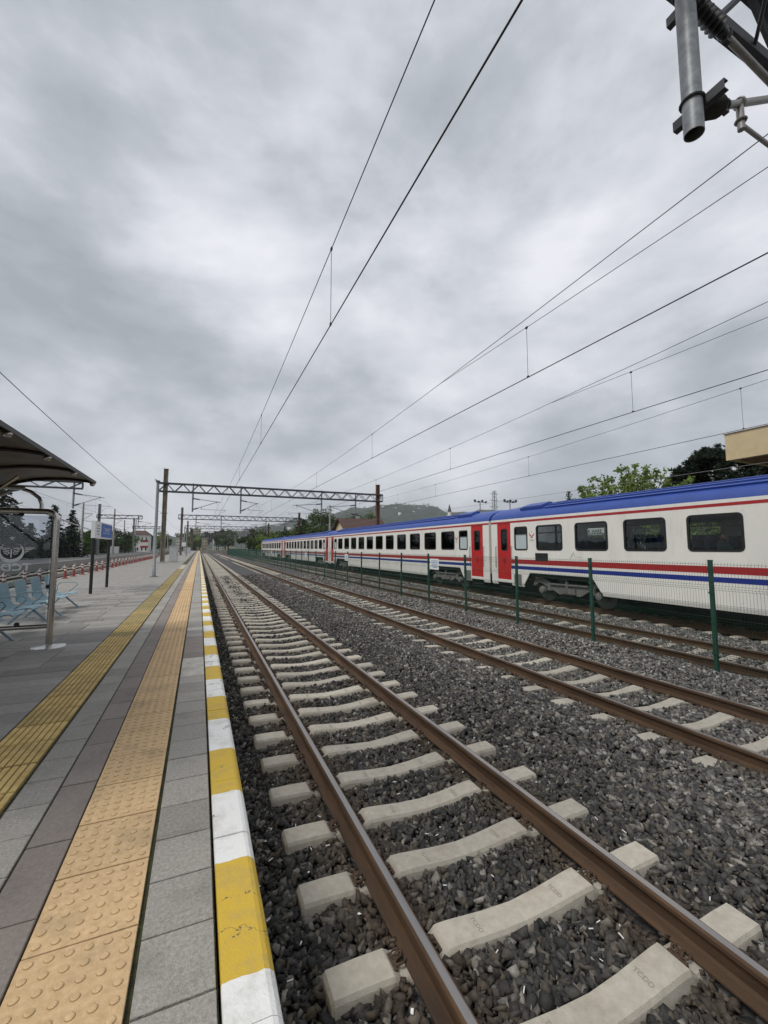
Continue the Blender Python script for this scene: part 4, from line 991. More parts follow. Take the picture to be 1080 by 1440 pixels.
for p, q in (((-2.2, PY+.05, 2.1), (-1.86, PY+.75, 1.93)), ((-2.75, PY+.3, 2.36), (-3.6, PY+.1, 2.02))): MB().tube(p, q, .010, 6).build('tie_rod', m_swhite, sh, O)
# etched emblem on the glass, seen from its back so the letters run mirrored
m_etch = leaf_mat('etched_white', (.90,.91,.92), (.91,.92,.93), .5); LX, LZ, LY = -2.757, 1.53, PY-.0065
em = MB()
def flat(poly, m=0): em.prism(poly, 'y', LY-.0015, LY+.0015, m)
cres = [(LX + .165*math.cos(R(a)), LZ + .165*math.sin(R(a))) for a in np.linspace(128, 412, 30)]
cres_in = [(LX + .138*math.cos(R(a)), LZ + .028 + .138*math.sin(R(a))) for a in np.linspace(407, 133, 30)]
for i in range(29): flat([cres[i], cres[i+1], cres_in[28-i], cres_in[29-i]])
star = [(LX + (.042 if k % 2 == 0 else .017)*math.sin(R(36*k)), LZ+.225 + (.042 if k % 2 == 0 else .017)*math.cos(R(36*k))) for k in range(10)]
for k in range(10): flat([(LX, LZ+.225), star[k], star[(k+1) % 10]])
for s in (-1, 1):
    for k in range(4):
        z = LZ + .075 - k*.026; xo = .30 - k*.035; flat([(LX+s*.172, z), (LX+s*xo, z), (LX+s*(xo-.012), z-.013), (LX+s*.172, z-.013)])
        xi = .125 - k*.012; flat([(LX+s*(.02+k*.006), z-.01-k*.006), (LX+s*xi, z), (LX+s*xi, z-.013), (LX+s*(.02+k*.006), z-.023-k*.006)])
    flat([(LX+s*.02, LZ+.0), (LX+s*.10, LZ+.075), (LX+s*.085, LZ+.03), (LX+s*.025, LZ-.03)])
flat([(LX-.01, LZ+.05), (LX+.01, LZ+.05), (LX+.006, LZ-.09), (LX-.006, LZ-.09)])
em.build('etched_emblem', m_etch, sh, O)
ltm = text_mesh('etched_lettering', 'TCDD', .19, m_etch, .0015, bold=.004)
lt = mo('etched_lettering', ltm, sh, (LX-.0 - O[0], LY - O[1], 1.285 - O[2]), scale=(1.0, .85, 1)); lt.rotation_euler = (R(90), 0, R(180))
# ---- benches
def seat_mesh():
    pr = [(-.62,.90),(-.60,.84),(-.555,.62),(-.53,.50),(-.48,.425),(-.38,.40),(-.22,.40),(-.09,.425),(-.035,.42),(.0,.385)]
    b = MB(); n = len(pr); th = .018; v_ = []
    for k in (0, 1):
        for y in (-.30, .30):
            for i, (x, z) in enumerate(pr):
                j0, j1 = pr[max(0, i-1)], pr[min(n-1, i+1)]; dx, dz = j1[0]-j0[0], j1[1]-j0[1]; l = math.hypot(dx, dz); v_.append((x + k*th*dz/l, y, z - k*th*dx/l))
    fs = [(j, j+1, n+j+1, n+j) for j in range(n-1)] + [(2*n+j, 3*n+j, 3*n+j+1, 2*n+j+1) for j in range(n-1)]
    fs += [(j, 2*n+j, 2*n+j+1, j+1) for j in range(n-1)] + [(n+j, n+j+1, 3*n+j+1, 3*n+j) for j in range(n-1)] + [(0, n, 3*n, 2*n), (n-1, 3*n-1, 4*n-1, 2*n-1)]
    o = b.add(v_, fs).build('seat', m_bench, smooth=True); me = o.data; bpy.data.objects.remove(o); return me
seat_me = seat_mesh()
def mk(name, b, mat, smooth=True):
    o = b.build(name, mat, smooth=smooth); me = o.data; bpy.data.objects.remove(o); return me
lg = MB(); lg.path([(-.30,0,.37),(.06,0,.012)], .026, 4); lg.path([(-.26,0,.37),(-.62,0,.012)], .026, 4); lg.box(.03,.10,-.03,.03,0,.015); lg.box(-.66,-.59,-.03,.03,0,.015); lg_me = mk('leg', lg, m_benchleg, False)
ar = MB().path([(-.50,0,.47),(-.52,0,.58),(-.44,0,.655),(-.25,0,.665),(-.10,0,.66),(-.055,0,.60),(-.12,0,.52),(-.24,0,.42)], .011, 6); ar_me = mk('armrest', ar, m_benchleg)
def bench(label, seats, legs, arms, bx=-2.985):
    t = thing('platform_bench', label, 'bench', (bx, seats[0], 0), 'blue metal benches under the shelter')
    for y in seats: mo('seat', seat_me, t, (0, y-seats[0], 0))
    for y in legs: mo('leg', lg_me, t, (0, y-seats[0], 0))
    for y in arms: mo('armrest', ar_me, t, (0, y-seats[0], 0))
    MB().box(-.31, -.25, min(legs)-.15-seats[0], max(legs)+.15-seats[0], .355, .395).build('beam', m_benchleg, t)
bench('pale blue metal bench behind the glass panel, nearer of the two', [8.95, 9.9, 10.85], [9.42, 11.35], [9.42, 10.37, 11.33])
bench('pale blue metal bench next to the steel post, farther of the two', [11.85, 12.80, 13.78], [12.33, 13.87], [11.37+.02, 12.33, 14.2], -3.0)
# ---- station name sign
sg = thing('station_sign', 'blue and white station name sign on two black posts', 'sign', (-3.43, 19.1, 0)); O = (-3.43, 19.1, 0)
for y in (17.73, 20.54): MB().tube((-3.43, y, 0), (-3.43, y, 1.96), .052, 12).build('post', m_black, sg, O, smooth=True)
bd = MB().box(-3.49, -3.37, 17.6, 20.72, 1.95, 2.56).build('board', m_swhite, sg, O)
MB().box(-3.37, -3.366, 18.62, 20.66, 2.0, 2.51).build('name_panel', m_sblue, bd, O)
tm = text_mesh('station_name', 'İZMİT', .35, m_swhite, .002, bold=-.006); q = mo('station_name', tm, bd, (-3.365-O[0], 19.64-O[1], 2.235), scale=(1.4, 1.0, 1)); q.rotation_euler = (R(90), 0, R(90))
for z, w_ in ((2.40, .35), (2.30, .5), (2.2, .42), (2.1, .3)): MB().box(-3.37, -3.367, 18.1-w_/2, 18.1+w_/2, z-.018, z+.018).build('small_print', m_ink, bd, O)
# ---- lamp post
lp = thing('lamp_post', 'slim grey steel lamp post standing on the platform before the rusty mast', 'lamp post', (-2.27, 26.78, 0)); O = (-2.27, 26.78, 0)
MB().lathe([(.10,0),(.10,.4),(.085,.42),(.075,5.3)], 14, O).build('pole', m_galv, lp, O, smooth=True)
MB().bbox(-2.47, -2.07, 26.58, 26.98, 0, .02).build('base_plate', m_galvd, lp, O)
hd = MB(); hd.lathe([(.11,0),(.12,.04),(.10,.1),(.03,.12)], 12, (-2.27, 26.78, 5.3)); hd.tube((-2.27, 26.78, 5.36), (-2.42, 26.78, 5.46), .03, 8); hd.build('lamp_head', m_galvd, lp, O)
# ---- cabinets
def cabinet(label, x, y, w, d, h):
    t = thing('equipment_cabinet', label, 'cabinet', (x, y, 0)); O = (x, y, 0)
    MB().box(x-w/2-.04, x+w/2+.04, y-d/2-.04, y+d/2+.04, 0, .1).build('plinth', m_conc, t, O)
    MB().bbox(x-w/2, x+w/2, y-d/2, y+d/2, .1, h-.06, .01).build('housing', m_cab, t, O)
    MB().bbox(x-w/2-.03, x+w/2+.03, y-d/2-.03, y+d/2+.03, h-.06, h, .015).build('lid', m_cab, t, O)
    dr = MB().bbox(x-w/2+.05, x+w/2-.05, y-d/2-.012, y-d/2, .16, h-.12, .001).build('door', m_cab, t, O)
    MB().box(x+w/2-.12, x+w/2-.09, y-d/2-.03, y-d/2-.012, h*.5, h*.5+.12).build('handle', m_black, dr, O)
cabinet('pale grey cabinet beside the foot of the nearest rusty gantry mast', -2.62, 53.2, .86, .6, 1.72)
cabinet('white cabinet on the platform beyond the second gantry', -3.15, 138, 1.6, .8, 1.75)
cabinet('white cabinet on the opposite platform between concrete masts', -21.6, 137, 2.3, 1.2, 2.0)
wb = thing('information_board', 'small white board on a pole far down the platform', 'sign', (-2.5, 92, 0)); O = (-2.5, 92, 0)
MB().tube((-2.34, 92, 0), (-2.34, 92, 5.0), .10, 8).build('pole', m_galv, wb, O); MB().box(-3.2, -2.45, 91.95, 92.02, 1.9, 2.7).build('board', m_swhite, wb, O)
# ---- red and white bollards with rope
bp_ = MB().lathe([(.16,0),(.16,.03),(.075,.05),(.062,.30),(.056,.42)], 12); b_red = mk('post', bp_, m_bred)
bp_ = MB(); bp_.lathe([(.060,.42),(.060,.50)], 12); bp_.lathe([(.060,.56),(.060,.63)], 12); b_wh = mk('white_ring', bp_, m_bwhite)
bp_ = MB(); bp_.lathe([(.056,.50),(.056,.56)], 12); bp_.lathe([(.056,.63),(.056,.70),(.02,.725)], 12); b_top = mk('red_ring', bp_, m_bred)
rp_ = MB().path([(0, 1.87*i/10, .71-.20*(1-(2*i/10-1)**2)) for i in range(11)], .012, 5); b_rope = mk('rope', rp_, m_bwhite)
for k in range(34):
    y = 27.09 - 1.87*5 + k*1.87
    col = 'red and white bollard, number %d' % k
    if k == 5: l = 'red and white bollard with rope, first one clear of the glass panel'
    elif k < 5: l = 'red and white bollard seen through the shelter glass, ' + ['nearest', 'second nearest', 'third nearest', 'fourth nearest', 'last before the steel post'][k]
    elif k < 13: l = 'red and white bollard, %s right of the steel shelter post' % ['', 'second', 'third', 'fourth', 'fifth', 'sixth', 'seventh', 'eighth'][k-5]
    else: l = 'small red and white bollard in the far part of the roped row'
    t = thing('bollard', l, 'bollard', (-6.42 + random.uniform(-.03, .03), y, 0), 'roped bollards along the left platform edge')
    mo('post', b_red, t); mo('white_ring', b_wh, t); mo('red_ring', b_top, t); mo('rope', b_rope, t)
# ================================================================== BACKGROUND
CAMM = cam.rotation_euler.to_matrix()
def ray(px, py):
    d = CAMM @ Vector(((px-540)/592, -(py-720)/592, -1)); return d
def atY(px, py, Y):
    d = ray(px, py); return Vector((d.x*Y/d.y, Y, 1.6 + d.z*Y/d.y))
# ---- opposite platform, right-hand platform
struct(MB().box(-24.5, -15.0, -20, 262, -1.01, -.004).build('opposite_platform', m_asph))
lip = MB().box(-15.3, -14.96, -20, 262, -.9, .004).build('platform_edge', m_conc, bpy.data.objects['opposite_platform'])
struct(MB().box(16.4, 45, -45, 112, -1.01, 0).build('station_platform', m_asph))
# ---- foliage
def leaves(C, size, asp=.6, up=.3, rg=rng):
    n = len(C); u = rg.normal(size=(n, 3)); u[:, 2] = np.abs(u[:, 2])*.6 if up else u[:, 2]; u /= np.linalg.norm(u, axis=1)[:, None]
    w = rg.normal(size=(n, 3)); v = np.cross(u, w); v /= np.linalg.norm(v, axis=1)[:, None]
    s = (size*rg.uniform(.6, 1.35, n))[:, None]
    V = np.stack([C - u*s*.5, C + v*s*asp*.5, C + u*s*.5, C - v*s*asp*.5], 1).reshape(-1, 3)
    return V, np.arange(4*n).reshape(-1, 4)
def ell(n, rg=rng):
    p = rg.normal(size=(n, 3)); p /= np.linalg.norm(p, axis=1)[:, None]; return p*rg.random((n, 1))**.38
lm_dark = leaf_mat('leaf_dark', (.022,.038,.014), (.055,.085,.026)); lm_mid = leaf_mat('leaf_mid', (.045,.078,.02), (.11,.165,.042)); lm_light = leaf_mat('leaf_light', (.11,.165,.035), (.24,.32,.085), .4); lm_fir = leaf_mat('leaf_fir', (.010,.020,.014), (.024,.042,.026), .1); lm_pine = leaf_mat('leaf_pine', (.014,.024,.014), (.032,.05,.028), .1)
def tree_parts(name, trunk, V, F, lm, label=None, cat=None, loc=(0,0,0), group=None):
    t = thing(name, label or name, cat or 'tree', loc, group); trunk.build('trunk', m_bark, t, smooth=True); npmesh('crown', V, F, lm, t); return t
def broadleaf(h, r, seed, lm, n=3200, size=.38, low=.22, clumps=26, **k):
    rg = np.random.default_rng(seed); cz = h*(low+1)/2; rz = h*(1-low)/2
    cc = ell(clumps, rg)*[r*.8, r*.8, rz*.8] + [0, 0, cz]; cr = rg.uniform(.20, .42, clumps)*r
    idx = rg.integers(0, clumps, n); C = cc[idx] + ell(n, rg)*cr[idx][:, None]*[1, 1, .8]
    V, F = leaves(C, size, .62, rg=rg); tr = MB(); tr.path([(0,0,-.3), (.05,.02,h*.15), (-.05,.05,h*.45), (.04,0,h*.75)], [.022*h, .018*h, .013*h, .005*h], 8)
    for c in cc[:10]: tr.path([(0, 0, h*.25), tuple(c*[.5,.5,.75]), tuple(c)], [.010*h, .007*h, .003*h], 5)
    return tree_parts('broadleaf_tree', tr, V, F, lm, **k)
def fir(h, r, seed, lm=None, dens=1.0, size=.42, **k):
    rg = np.random.default_rng(seed); P, U = [], []
    z = h*.06
    while z < h*.985:
        L = r*(1-z/h)**.8*rg.uniform(.85, 1.12) + .12; nb = int(7+4*(1-z/h))
        for j in range(nb):
            a = rg.uniform(0, 6.283); l = L*rg.uniform(.7, 1.1); m = max(3, int(l*7*dens))
            for i in range(m):
                f = (i+rg.random())/m; x = l*f; P.append((math.cos(a)*x + rg.normal()*.09, math.sin(a)*x + rg.normal()*.09, z - .32*x*f + rg.normal()*.06)); U.append((math.cos(a), math.sin(a), -.35))
        z += max(.16, h*.026)
    P = np.array(P); n = len(P); V, F = leaves(P, size, .45, rg=rg)
    tr = MB(); tr.path([(0,0,-.3), (0,0,h*.5), (0,0,h*.99)], [.018*h, .010*h, .002*h], 7)
    return tree_parts('fir_tree', tr, V, F, lm or lm_fir, **k)
# firs and trees behind the opposite platform
for i, (px, py, Y, rr, lab) in enumerate(((6, 668, 74, 4.6, 'broad dark fir left of the shelter, mostly hidden by canopy'), (44, 735, 92, 3.0, 'short dark fir seen through the shelter glass'), (78, 709, 84, 3.1, 'pointed dark fir just right of the steel shelter post'), (103, 716, 90, 2.7, 'dark pointed fir beside the drop pipe of the left gantry'), (24, 712, 86, 3.8, 'dark fir behind the etched emblem on the glass'))):
    p = atY(px, py, Y); fir(p.z + .9, rr, 40+i, size=.5, label=lab, cat='fir tree', loc=(p.x, Y, -.9), group='firs beyond the left tracks')
for i, (px, py, Y, rr, lm, lab) in enumerate(((118, 742, 112, 3.4, lm_mid, 'low green tree between firs and station sign'), (135, 752, 122, 3.2, lm_dark, 'dark bushy tree behind the station sign posts'), (163, 742, 150, 5.5, lm_dark, 'round dark tree right of the station sign'), (176, 748, 160, 5.0, lm_mid, 'green tree next to the white building on the left'), (150, 752, 165, 5, lm_dark, 'dark tree behind the concrete masts on the left'), (95, 752, 118, 3.6, lm_mid, 'green bush at the foot of the pointed fir'))):
    p = atY(px, py, Y); h = p.z+.9; broadleaf(h, rr, 60+i, lm, n=1800, size=.55, low=.06, label=lab, loc=(p.x, Y, -.9), group='trees beyond the left tracks')
# railing behind the opposite platform
rl = thing('metal_railing', 'dark metal railing along the back of the opposite platform', 'fence', (-23.6, 100, 0)); O = (-23.6, 100, 0)
rpm = MB().box(-.04, .04, -.04, .04, 0, 1.9).build('post', m_galvd); rpme = rpm.data; bpy.data.objects.remove(rpm)
bb = MB()
for k in range(18): bb.box(-.01, .01, .14*k+.05, .14*k+.07, .1, 1.8)
bb.box(-.015, .015, 0, 2.5, 1.62, 1.66); bb.box(-.015, .015, 0, 2.5, .2, .24); rbm = bb.build('bar_panel', m_galvd); rbme = rbm.data; bpy.data.objects.remove(rbm)
for k in range(60):
    mo('post', rpme, rl, (0, -50+k*2.5, 0)); mo('bar_panel', rbme, rl, (0, -50+k*2.5, 0))
# concrete masts
cm = MB().lathe([(.26,-.9),(.26,0),(.24,.02),(.15,10.2)], 8); cm = mk('pole', cm, m_conc)
ca = MB(); ca.tube((0,0,8.3),(1.6,0,8.3), .04, 6); ca.tube((0,0,7.0),(1.5,0,8.2), .04, 6); ca.tube((0,0,6.9),(1.9,0,6.7), .03, 6); ca = mk('arm', ca, m_galvd)
for i, (x, y, h, lab) in enumerate(((-20.9, 98, 10.2, 'concrete mast on the opposite platform left of the station sign'), (-18.7, 117, 10.8, 'concrete mast directly behind the station sign'), (-22.4, 158, 10.6, 'concrete mast between station sign and white building'), (-20.4, 168, 11.4, 'concrete mast in front of the white building'), (-21.5, 205, 10.5, 'slim mast in front of the red striped building end'), (-19.6, 222, 10.5, 'mast left of the lamp post, far away'), (-5.2, 172, 9.5, 'pale mast far down the island platform'), (24.5, 84, 10.4, 'concrete mast before the round tree behind the train'), (17.6, 150, 9.5, 'pale mast right of the far green fence'), (17.8, 200, 9.5, 'distant pale mast beyond the last coach'), (5, 300, 9, 'tiny pale mast near where the tracks vanish'), (19, 260, 9, 'tiny mast among the trees beyond the train end'), (-16, 260, 9.5, 'tiny mast left of the tall pale tower'))):
    t = thing('catenary_mast', lab, 'mast', (x, y, 0), 'concrete masts of the overhead line'); mo('pole', cm, t, scale=(1, 1, h/10.2)); mo('arm', ca, t, scale=(1 if x < 0 else -1, 1, 1))
# white building with red stripes and roof on the left
def building(name, label, cat, x, y, w, d, h, wm_, rm, rows, cols, roof=1.6, stripe=None, face=-1, group=None, hip=True, base=-1.0):
    t = thing(name, label, cat, (x, y, base), group); O = (x, y, base)
    MB().box(x-w/2, x+w/2, y-d/2, y+d/2, base, base+h).build('wall', wm_, t, O)
    if roof > 0:
        ov = .5; r_ = MB(); a = w*.28 if hip else 0
        v_ = [(x-w/2-ov, y-d/2-ov, base+h), (x+w/2+ov, y-d/2-ov, base+h), (x+w/2+ov, y+d/2+ov, base+h), (x-w/2-ov, y+d/2+ov, base+h), (x-w/2-ov+a, y, base+h+roof), (x+w/2+ov-a, y, base+h+roof)]
        r_.add(v_, [(0,1,5,4), (1,2,5), (2,3,4,5), (3,0,4), (3,2,1,0)]).build('roof', rm, t, O)
    else: MB().box(x-w/2-.3, x+w/2+.3, y-d/2-.3, y+d/2+.3, base+h, base+h+.5).build('roof', rm, t, O)
    for i in range(rows):
        for j in range(cols):
            zx = x - w/2 + w*(j+.5)/cols; zz_ = base + h*(i+.55)/rows; ww, hh = min(1.3, w/cols*.5), min(1.5, h/rows*.5)
            f = MB(); f.box(zx-ww/2, zx+ww/2, y-d/2-.04, y-d/2+.02, zz_-hh/2, zz_+hh/2); wd = f.build('window', m_swhite, t, O)
            MB().box(zx-ww/2+.1, zx+ww/2-.1, y-d/2-.06, y-d/2-.041, zz_-hh/2+.1, zz_+hh/2-.1).build('pane', m_wglass, wd, O)
    if stripe:
        for z0, z1 in stripe: MB().box(x+w*.12, x+w/2+.05, y-d/2-.07, y-d/2-.005, base+z0, base+z1).build('stripe', m_bred, t, O)
    return t
a, b = atY(183, 752, 205), atY(211, 752, 205)
building('depot_building', 'white building with red stripes and reddish roof beyond the left tracks', 'building', (a.x+b.x)/2, 205, b.x-a.x, 12, a.z+1.0, m_wallw, m_tile, 2, 5, 1.8, [(2.6, 3.5), (5.0, 5.9)])
# tall pale tower and blocks near the vanishing point
m_cream = M('wall_cream', (.50,.44,.30), .85, var=.08, vs=.2); m_pgrey = M('wall_pale', (.52,.50,.46), .85, var=.08, vs=.2)
for px0, px1, py, Y, lab, m_, r_, c_ in ((268, 283, 744, 520, 'tall narrow cream tower block above the vanishing tracks', m_cream, 9, 3), (248, 258, 756, 470, 'pale low block left of the cream tower', m_pgrey, 4, 3), (284, 291, 757, 480, 'narrow pale block right of the cream tower', m_cream, 4, 2), (300, 312, 756, 560, 'distant cream apartment block before the tree belt', m_pgrey, 5, 3), (318, 328, 757, 560, 'distant pale apartment block right of the others', m_cream, 4, 3)):
    a, b = atY(px0, py, Y), atY(px1, py, Y)
    building('apartment_block', lab, 'building', (a.x+b.x)/2, Y, b.x-a.x, 14, a.z+1.0, m_, m_conc, r_, c_, 0, group='distant blocks near the vanishing point')
# belt of trees across the end of the line: a few kinds, each tree its own object
protos = [broadleaf(12, 5.2, 200+i, lm, n=1500, size=.85, low=.1, clumps=20, loc=(0, -300, -1)) for i, lm in enumerate((lm_dark, lm_mid, lm_dark, lm_mid, lm_light))]
protos.append(fir(12, 3.4, 230, size=.8, dens=.6, loc=(0, -300, -1)))
TD2 = tree_of(None); belt = []
rb_ = random.Random(5)
for i in range(96):
    px = rb_.uniform(-60, 470); Y = rb_.uniform(260, 430)
    if px > 330: Y = rb_.uniform(150, 300)
    if 255 < px < 330: Y = rb_.uniform(430, 520)
    py = 752 - rb_.uniform(0, 9) - (4 if 300 < px < 345 else 0) - max(0, px-345)*.07
    if px < 215: py = 756 - rb_.uniform(0, 9)
    p = atY(px, py, Y)
    if abs(p.x - 5) < 22 and Y < 420: continue
    k = rb_.choice((0, 0, 1, 1, 2, 2, 3, 4, 5)); s = (p.z+1)/12
    belt.append((k, p.x, Y, s))
for px, py, Y, k, lab in ((362, 741, 150, 3, ''), (372, 748, 120, 4, ''), (388, 742, 130, 1, ''), (398, 750, 100, 4, ''), (405, 738, 140, 0, ''), (418, 741, 112, 5, ''), (350, 748, 170, 2, '')):
    p = atY(px, py, Y); belt.append((k, p.x, Y, (p.z+1)/12))
used = set()
kl = ['dark round tree in the belt at the end of the line', 'mid green tree in the belt at the end of the line', 'dark spreading tree in the belt at the end of the line', 'green bushy tree in the belt at the end of the line', 'pale green tree in the belt at the end of the line', 'dark conifer in the belt at the end of the line']
for k, x, y, s in belt:
    o = protos[k] if k not in used else copy_tree(protos[k], TD2); used.add(k)
    o.location = (x, y, -1.0); sw = s*rb_.uniform(.85, 1.25)
    if s < .45: sw = s*1.5
    o.scale = (sw, sw, s); o.rotation_euler = (0, 0, rb_.uniform(0, 6.3)); tag(o, kl[k], 'tree', 'tree belt at the end of the line')
# trees behind the train
def tree_at(px, py, Y, r, seed, lm, lab, n=3200, size=.4, kind=None, base=-.9, **kk):
    p = atY(px, py, Y); f = fir if kind == 'fir' else broadleaf
    if f is fir: return fir(p.z-base, r, seed, size=size, label=lab, cat='tree', loc=(p.x, Y, base), **kk)
    return broadleaf(p.z-base, r, seed, lm, n=n, size=size, label=lab, cat='tree', loc=(p.x, Y, base), **kk)
tree_at(452, 711, 96, 5.2, 301, lm_mid, 'big round green tree behind the third coach', 5200, .42, low=.15, clumps=34)
tree_at(428, 729, 100, 3.6, 302, lm_dark, 'dark tree left of the big round tree behind the train', 2600, .42)
tree_at(478, 735, 92, 3.2, 303, lm_dark, 'dark tree right of the big round tree behind the train', 2400, .42)
tree_at(517, 716, 104, 4.0, 304, lm_mid, 'green tree behind the brown roofed house', 3000, .42)
tree_at(498, 720, 108, 3.6, 305, lm_dark, 'dark tree left behind the brown roofed house', 2600, .42)
tree_at(440, 745, 84, 2.0, 306, None, 'slim dark conifer below the big round tree', size=.4, kind='fir')
tree_at(416, 742, 100, 2.4, 307, lm_light, 'pale green bush beside the concrete mast behind the train', 1500, .38)
tree_at(800, 689, 44, 2.3, 308, None, 'small dark conifer above the roof of the nearest coach', size=.34, kind='fir')
tree_at(768, 703, 52, 3.0, 309, lm_mid, 'low tree just showing over the train roof left of the small conifer', 2000, .34)
# brown roofed house behind the train
a, b = atY(486, 742, 70), atY(546, 742, 70)
hs = thing('brown_roof_house', 'house with brown tiled gable roof behind the second coach', 'house', ((a.x+b.x)/2, 74, -.9)); O = ((a.x+b.x)/2, 74, -.9)
x0, x1 = a.x, b.x; zr_ = atY(520, 728.5, 72).z; ze = atY(520, 746, 70).z
MB().box(x0+.3, x1-.3, 70.4, 77.6, -.9, ze).build('wall', m_wallb, hs, O)
g_ = MB().add([(x1-.3, 70.4, ze), (x1-.3, 77.6, ze), (x1-.3, 74, zr_-.15), (x0+.3, 70.4, ze), (x0+.3, 77.6, ze), (x0+.3, 74, zr_-.15)], [(0,1,2), (5,4,3), (0,2,5,3), (2,1,4,5), (1,0,3,4)]).build('gable', m_wallb, hs, O)
rf = MB(); rf.add([(x0-.3, 69.6, ze-.15), (x1+.3, 69.6, ze-.15), (x1+.3, 74, zr_), (x0-.3, 74, zr_), (x1+.3, 78.4, ze-.15), (x0-.3, 78.4, ze-.15)] + [(x0-.3, 69.6, ze-.3), (x1+.3, 69.6, ze-.3), (x1+.3, 74, zr_-.15), (x0-.3, 74, zr_-.15), (x1+.3, 78.4, ze-.3), (x0-.3, 78.4, ze-.3)], [(0,1,2,3), (3,2,4,5), (7,6,9,8), (8,9,11,10), (0,6,7,1), (1,7,8,2), (2,8,10,4), (3,9,6,0), (5,11,9,3), (4,10,11,5)]); roof_ = rf.build('roof', m_tile, hs, O)
MB().box((x0+x1)/2-.3, (x0+x1)/2+.3, 74.6, 75.3, zr_-.6, zr_+.5).build('chimney', m_conc, roof_, O)
for xw in (x0+1.5, (x0+x1)/2, x1-1.5):
    wd = MB().box(xw-.5, xw+.5, 70.34, 70.42, ze-1.7, ze-.5).build('window', m_swhite, hs, O); MB().box(xw-.42, xw+.42, 70.31, 70.339, ze-1.62, ze-.58).build('pane', m_wglass, wd, O)
# young leafy tree with upright branches, right
def upright_tree():
    rg = np.random.default_rng(77); p = atY(882, 652, 18.8); h = p.z*1.07
    t = thing('young_leafy_tree', 'bright green young tree with upright branches above the nearest coach', 'tree', (p.x, 18.8, 0)); tr = MB(); P = []
    tr.path([(0,0,-.02), (.05,0,1.4), (0,.05,2.4)], [.16, .13, .11], 8)
    for k in range(40):
        a = rg.uniform(0, 6.283); sp_ = rg.uniform(.3, 3.7); top = h*(1-.05*sp_**1.35)*rg.uniform(.80, 1.02)
        q0 = np.array([0, 0, rg.uniform(1.6, 2.6)]); q1 = np.array([math.cos(a)*sp_*.6, math.sin(a)*sp_*.6, 2.6+(top-2.6)*.42]); q2 = np.array([math.cos(a)*sp_, math.sin(a)*sp_, top])
        tr.path([q0, q1, (q1*.45+q2*.55), q2], [.055, .035, .02, .008], 5)
        for i in range(7):
            f = .28 + .72*(i+rg.random())/7; c = (q0*(1-f)**2 + 2*q1*f*(1-f) + q2*f*f); l = .28 + .75*(1-f)
            d = rg.normal(size=3); d[2] = abs(d[2])*1.1; d /= np.linalg.norm(d); e = c + d*l; tr.path([c, e], [.012, .005], 4)
            for g in np.linspace(.1, 1, 9): P.append(c + (e-c)*g + rg.normal(size=(6, 3))*.085)
        for g in np.linspace(.55, 1, 12): P.append(q1 + (q2-q1)*g + rg.normal(size=(5, 3))*.075)
    V, F = leaves(np.concatenate(P)[::2], .19, .62, rg=rg); tr.build('trunk', m_bark, t, smooth=True); npmesh('crown', V, F, lm_light, t)
upright_tree()
def pine(px, py, Y, r, seed, lab, low=.2):
    rg = np.random.default_rng(seed); p = atY(px, py, Y); h = p.z; t = thing('pine_tree', lab, 'tree', (p.x, Y, 0), 'pines behind the station roof'); tr = MB()
    tr.path([(0,0,-.02), (.1,0,h*.5), (0,.1,h*.96)], [.024*h, .016*h, .004*h], 8); VV, FF, off = [], [], 0
    for k in range(150):
        f = low + (1-low)*rg.random()**.8; a = rg.uniform(0, 6.283); L = r*(1-f)**.55*rg.uniform(.55, 1.08)+.25; z0 = h*f*.96
        e = np.array([math.cos(a)*L, math.sin(a)*L, z0 + L*.28]); tr.path([(0,0,z0-.2), tuple(e*[.55,.55,1]-[0,0,L*.16]), tuple(e)], [.04, .025, .01], 4)
        for i in range(9):
            g = .35+.65*(i+rg.random())/9; c = np.array([0,0,z0-.2])*(1-g) + e*g + rg.normal(size=3)*.16; m = 34
            d = rg.normal(size=(m, 3)); d[:, 2] = np.abs(d[:, 2])*.9+.1; d /= np.linalg.norm(d, axis=1)[:, None]; w_ = np.cross(d, rg.normal(size=(m, 3))); w_ /= np.linalg.norm(w_, axis=1)[:, None]
            ln = rg.uniform(.18, .34, (m, 1)); V = np.stack([c - w_*.032, c + w_*.032, c + d*ln + w_*.016, c + d*ln - w_*.016], 1).reshape(-1, 3)
            VV.append(V); FF.append(np.arange(4*m).reshape(-1, 4)+off); off += 4*m
    tr.build('trunk', m_bark, t, smooth=True); npmesh('crown', np.concatenate(VV), np.concatenate(FF), lm_pine, t)
pine(1003, 628, 17.6, 5.0, 511, 'dark pine left of the beige station roof'); pine(1075, 622, 15.5, 4.5, 502, 'dark pine behind the beige station roof')
pine(968, 655, 20, 3.4, 513, 'lower dark pine between the leafy tree and the tall pine')
# shrubs behind the train, seen through its windows
for i, (x, y, h) in enumerate(((24.5, 10.4, 4.6), (24.2, 13.2, 4.9), (24.8, 15.8, 4.7), (27, 19.0, 4.6), (27.5, 23.5, 4.8), (26, 29, 4.6), (26, 34, 4.8), (26, 40, 4.6), (26, 47, 4.8), (26, 55, 4.8))):
    broadleaf(h, 2.4, 600+i, lm_light if i < 3 else lm_mid, n=1500, size=.22, low=.03, label='green shrub behind the train, ' + ['seen through the passenger window', 'seen through the second window', 'left of the second window view', 'behind the white banner', 'behind the coach door', 'hidden behind the second coach front', 'behind the second coach windows', 'behind the middle of the second coach', 'behind the second coach rear', 'behind the gap before the third coach'][i], cat='shrub', loc=(x, y, -.02), group='shrubs along the station platform')
bn = thing('banner', 'white banner with dark lettering seen through a window of the nearest coach', 'sign', (22, 18.4, 0)); O = (22, 18.4, 0)
MB().box(22, 22.04, 17.7, 19.1, 2.40, 2.80).build('board', m_swhite, bn, O)
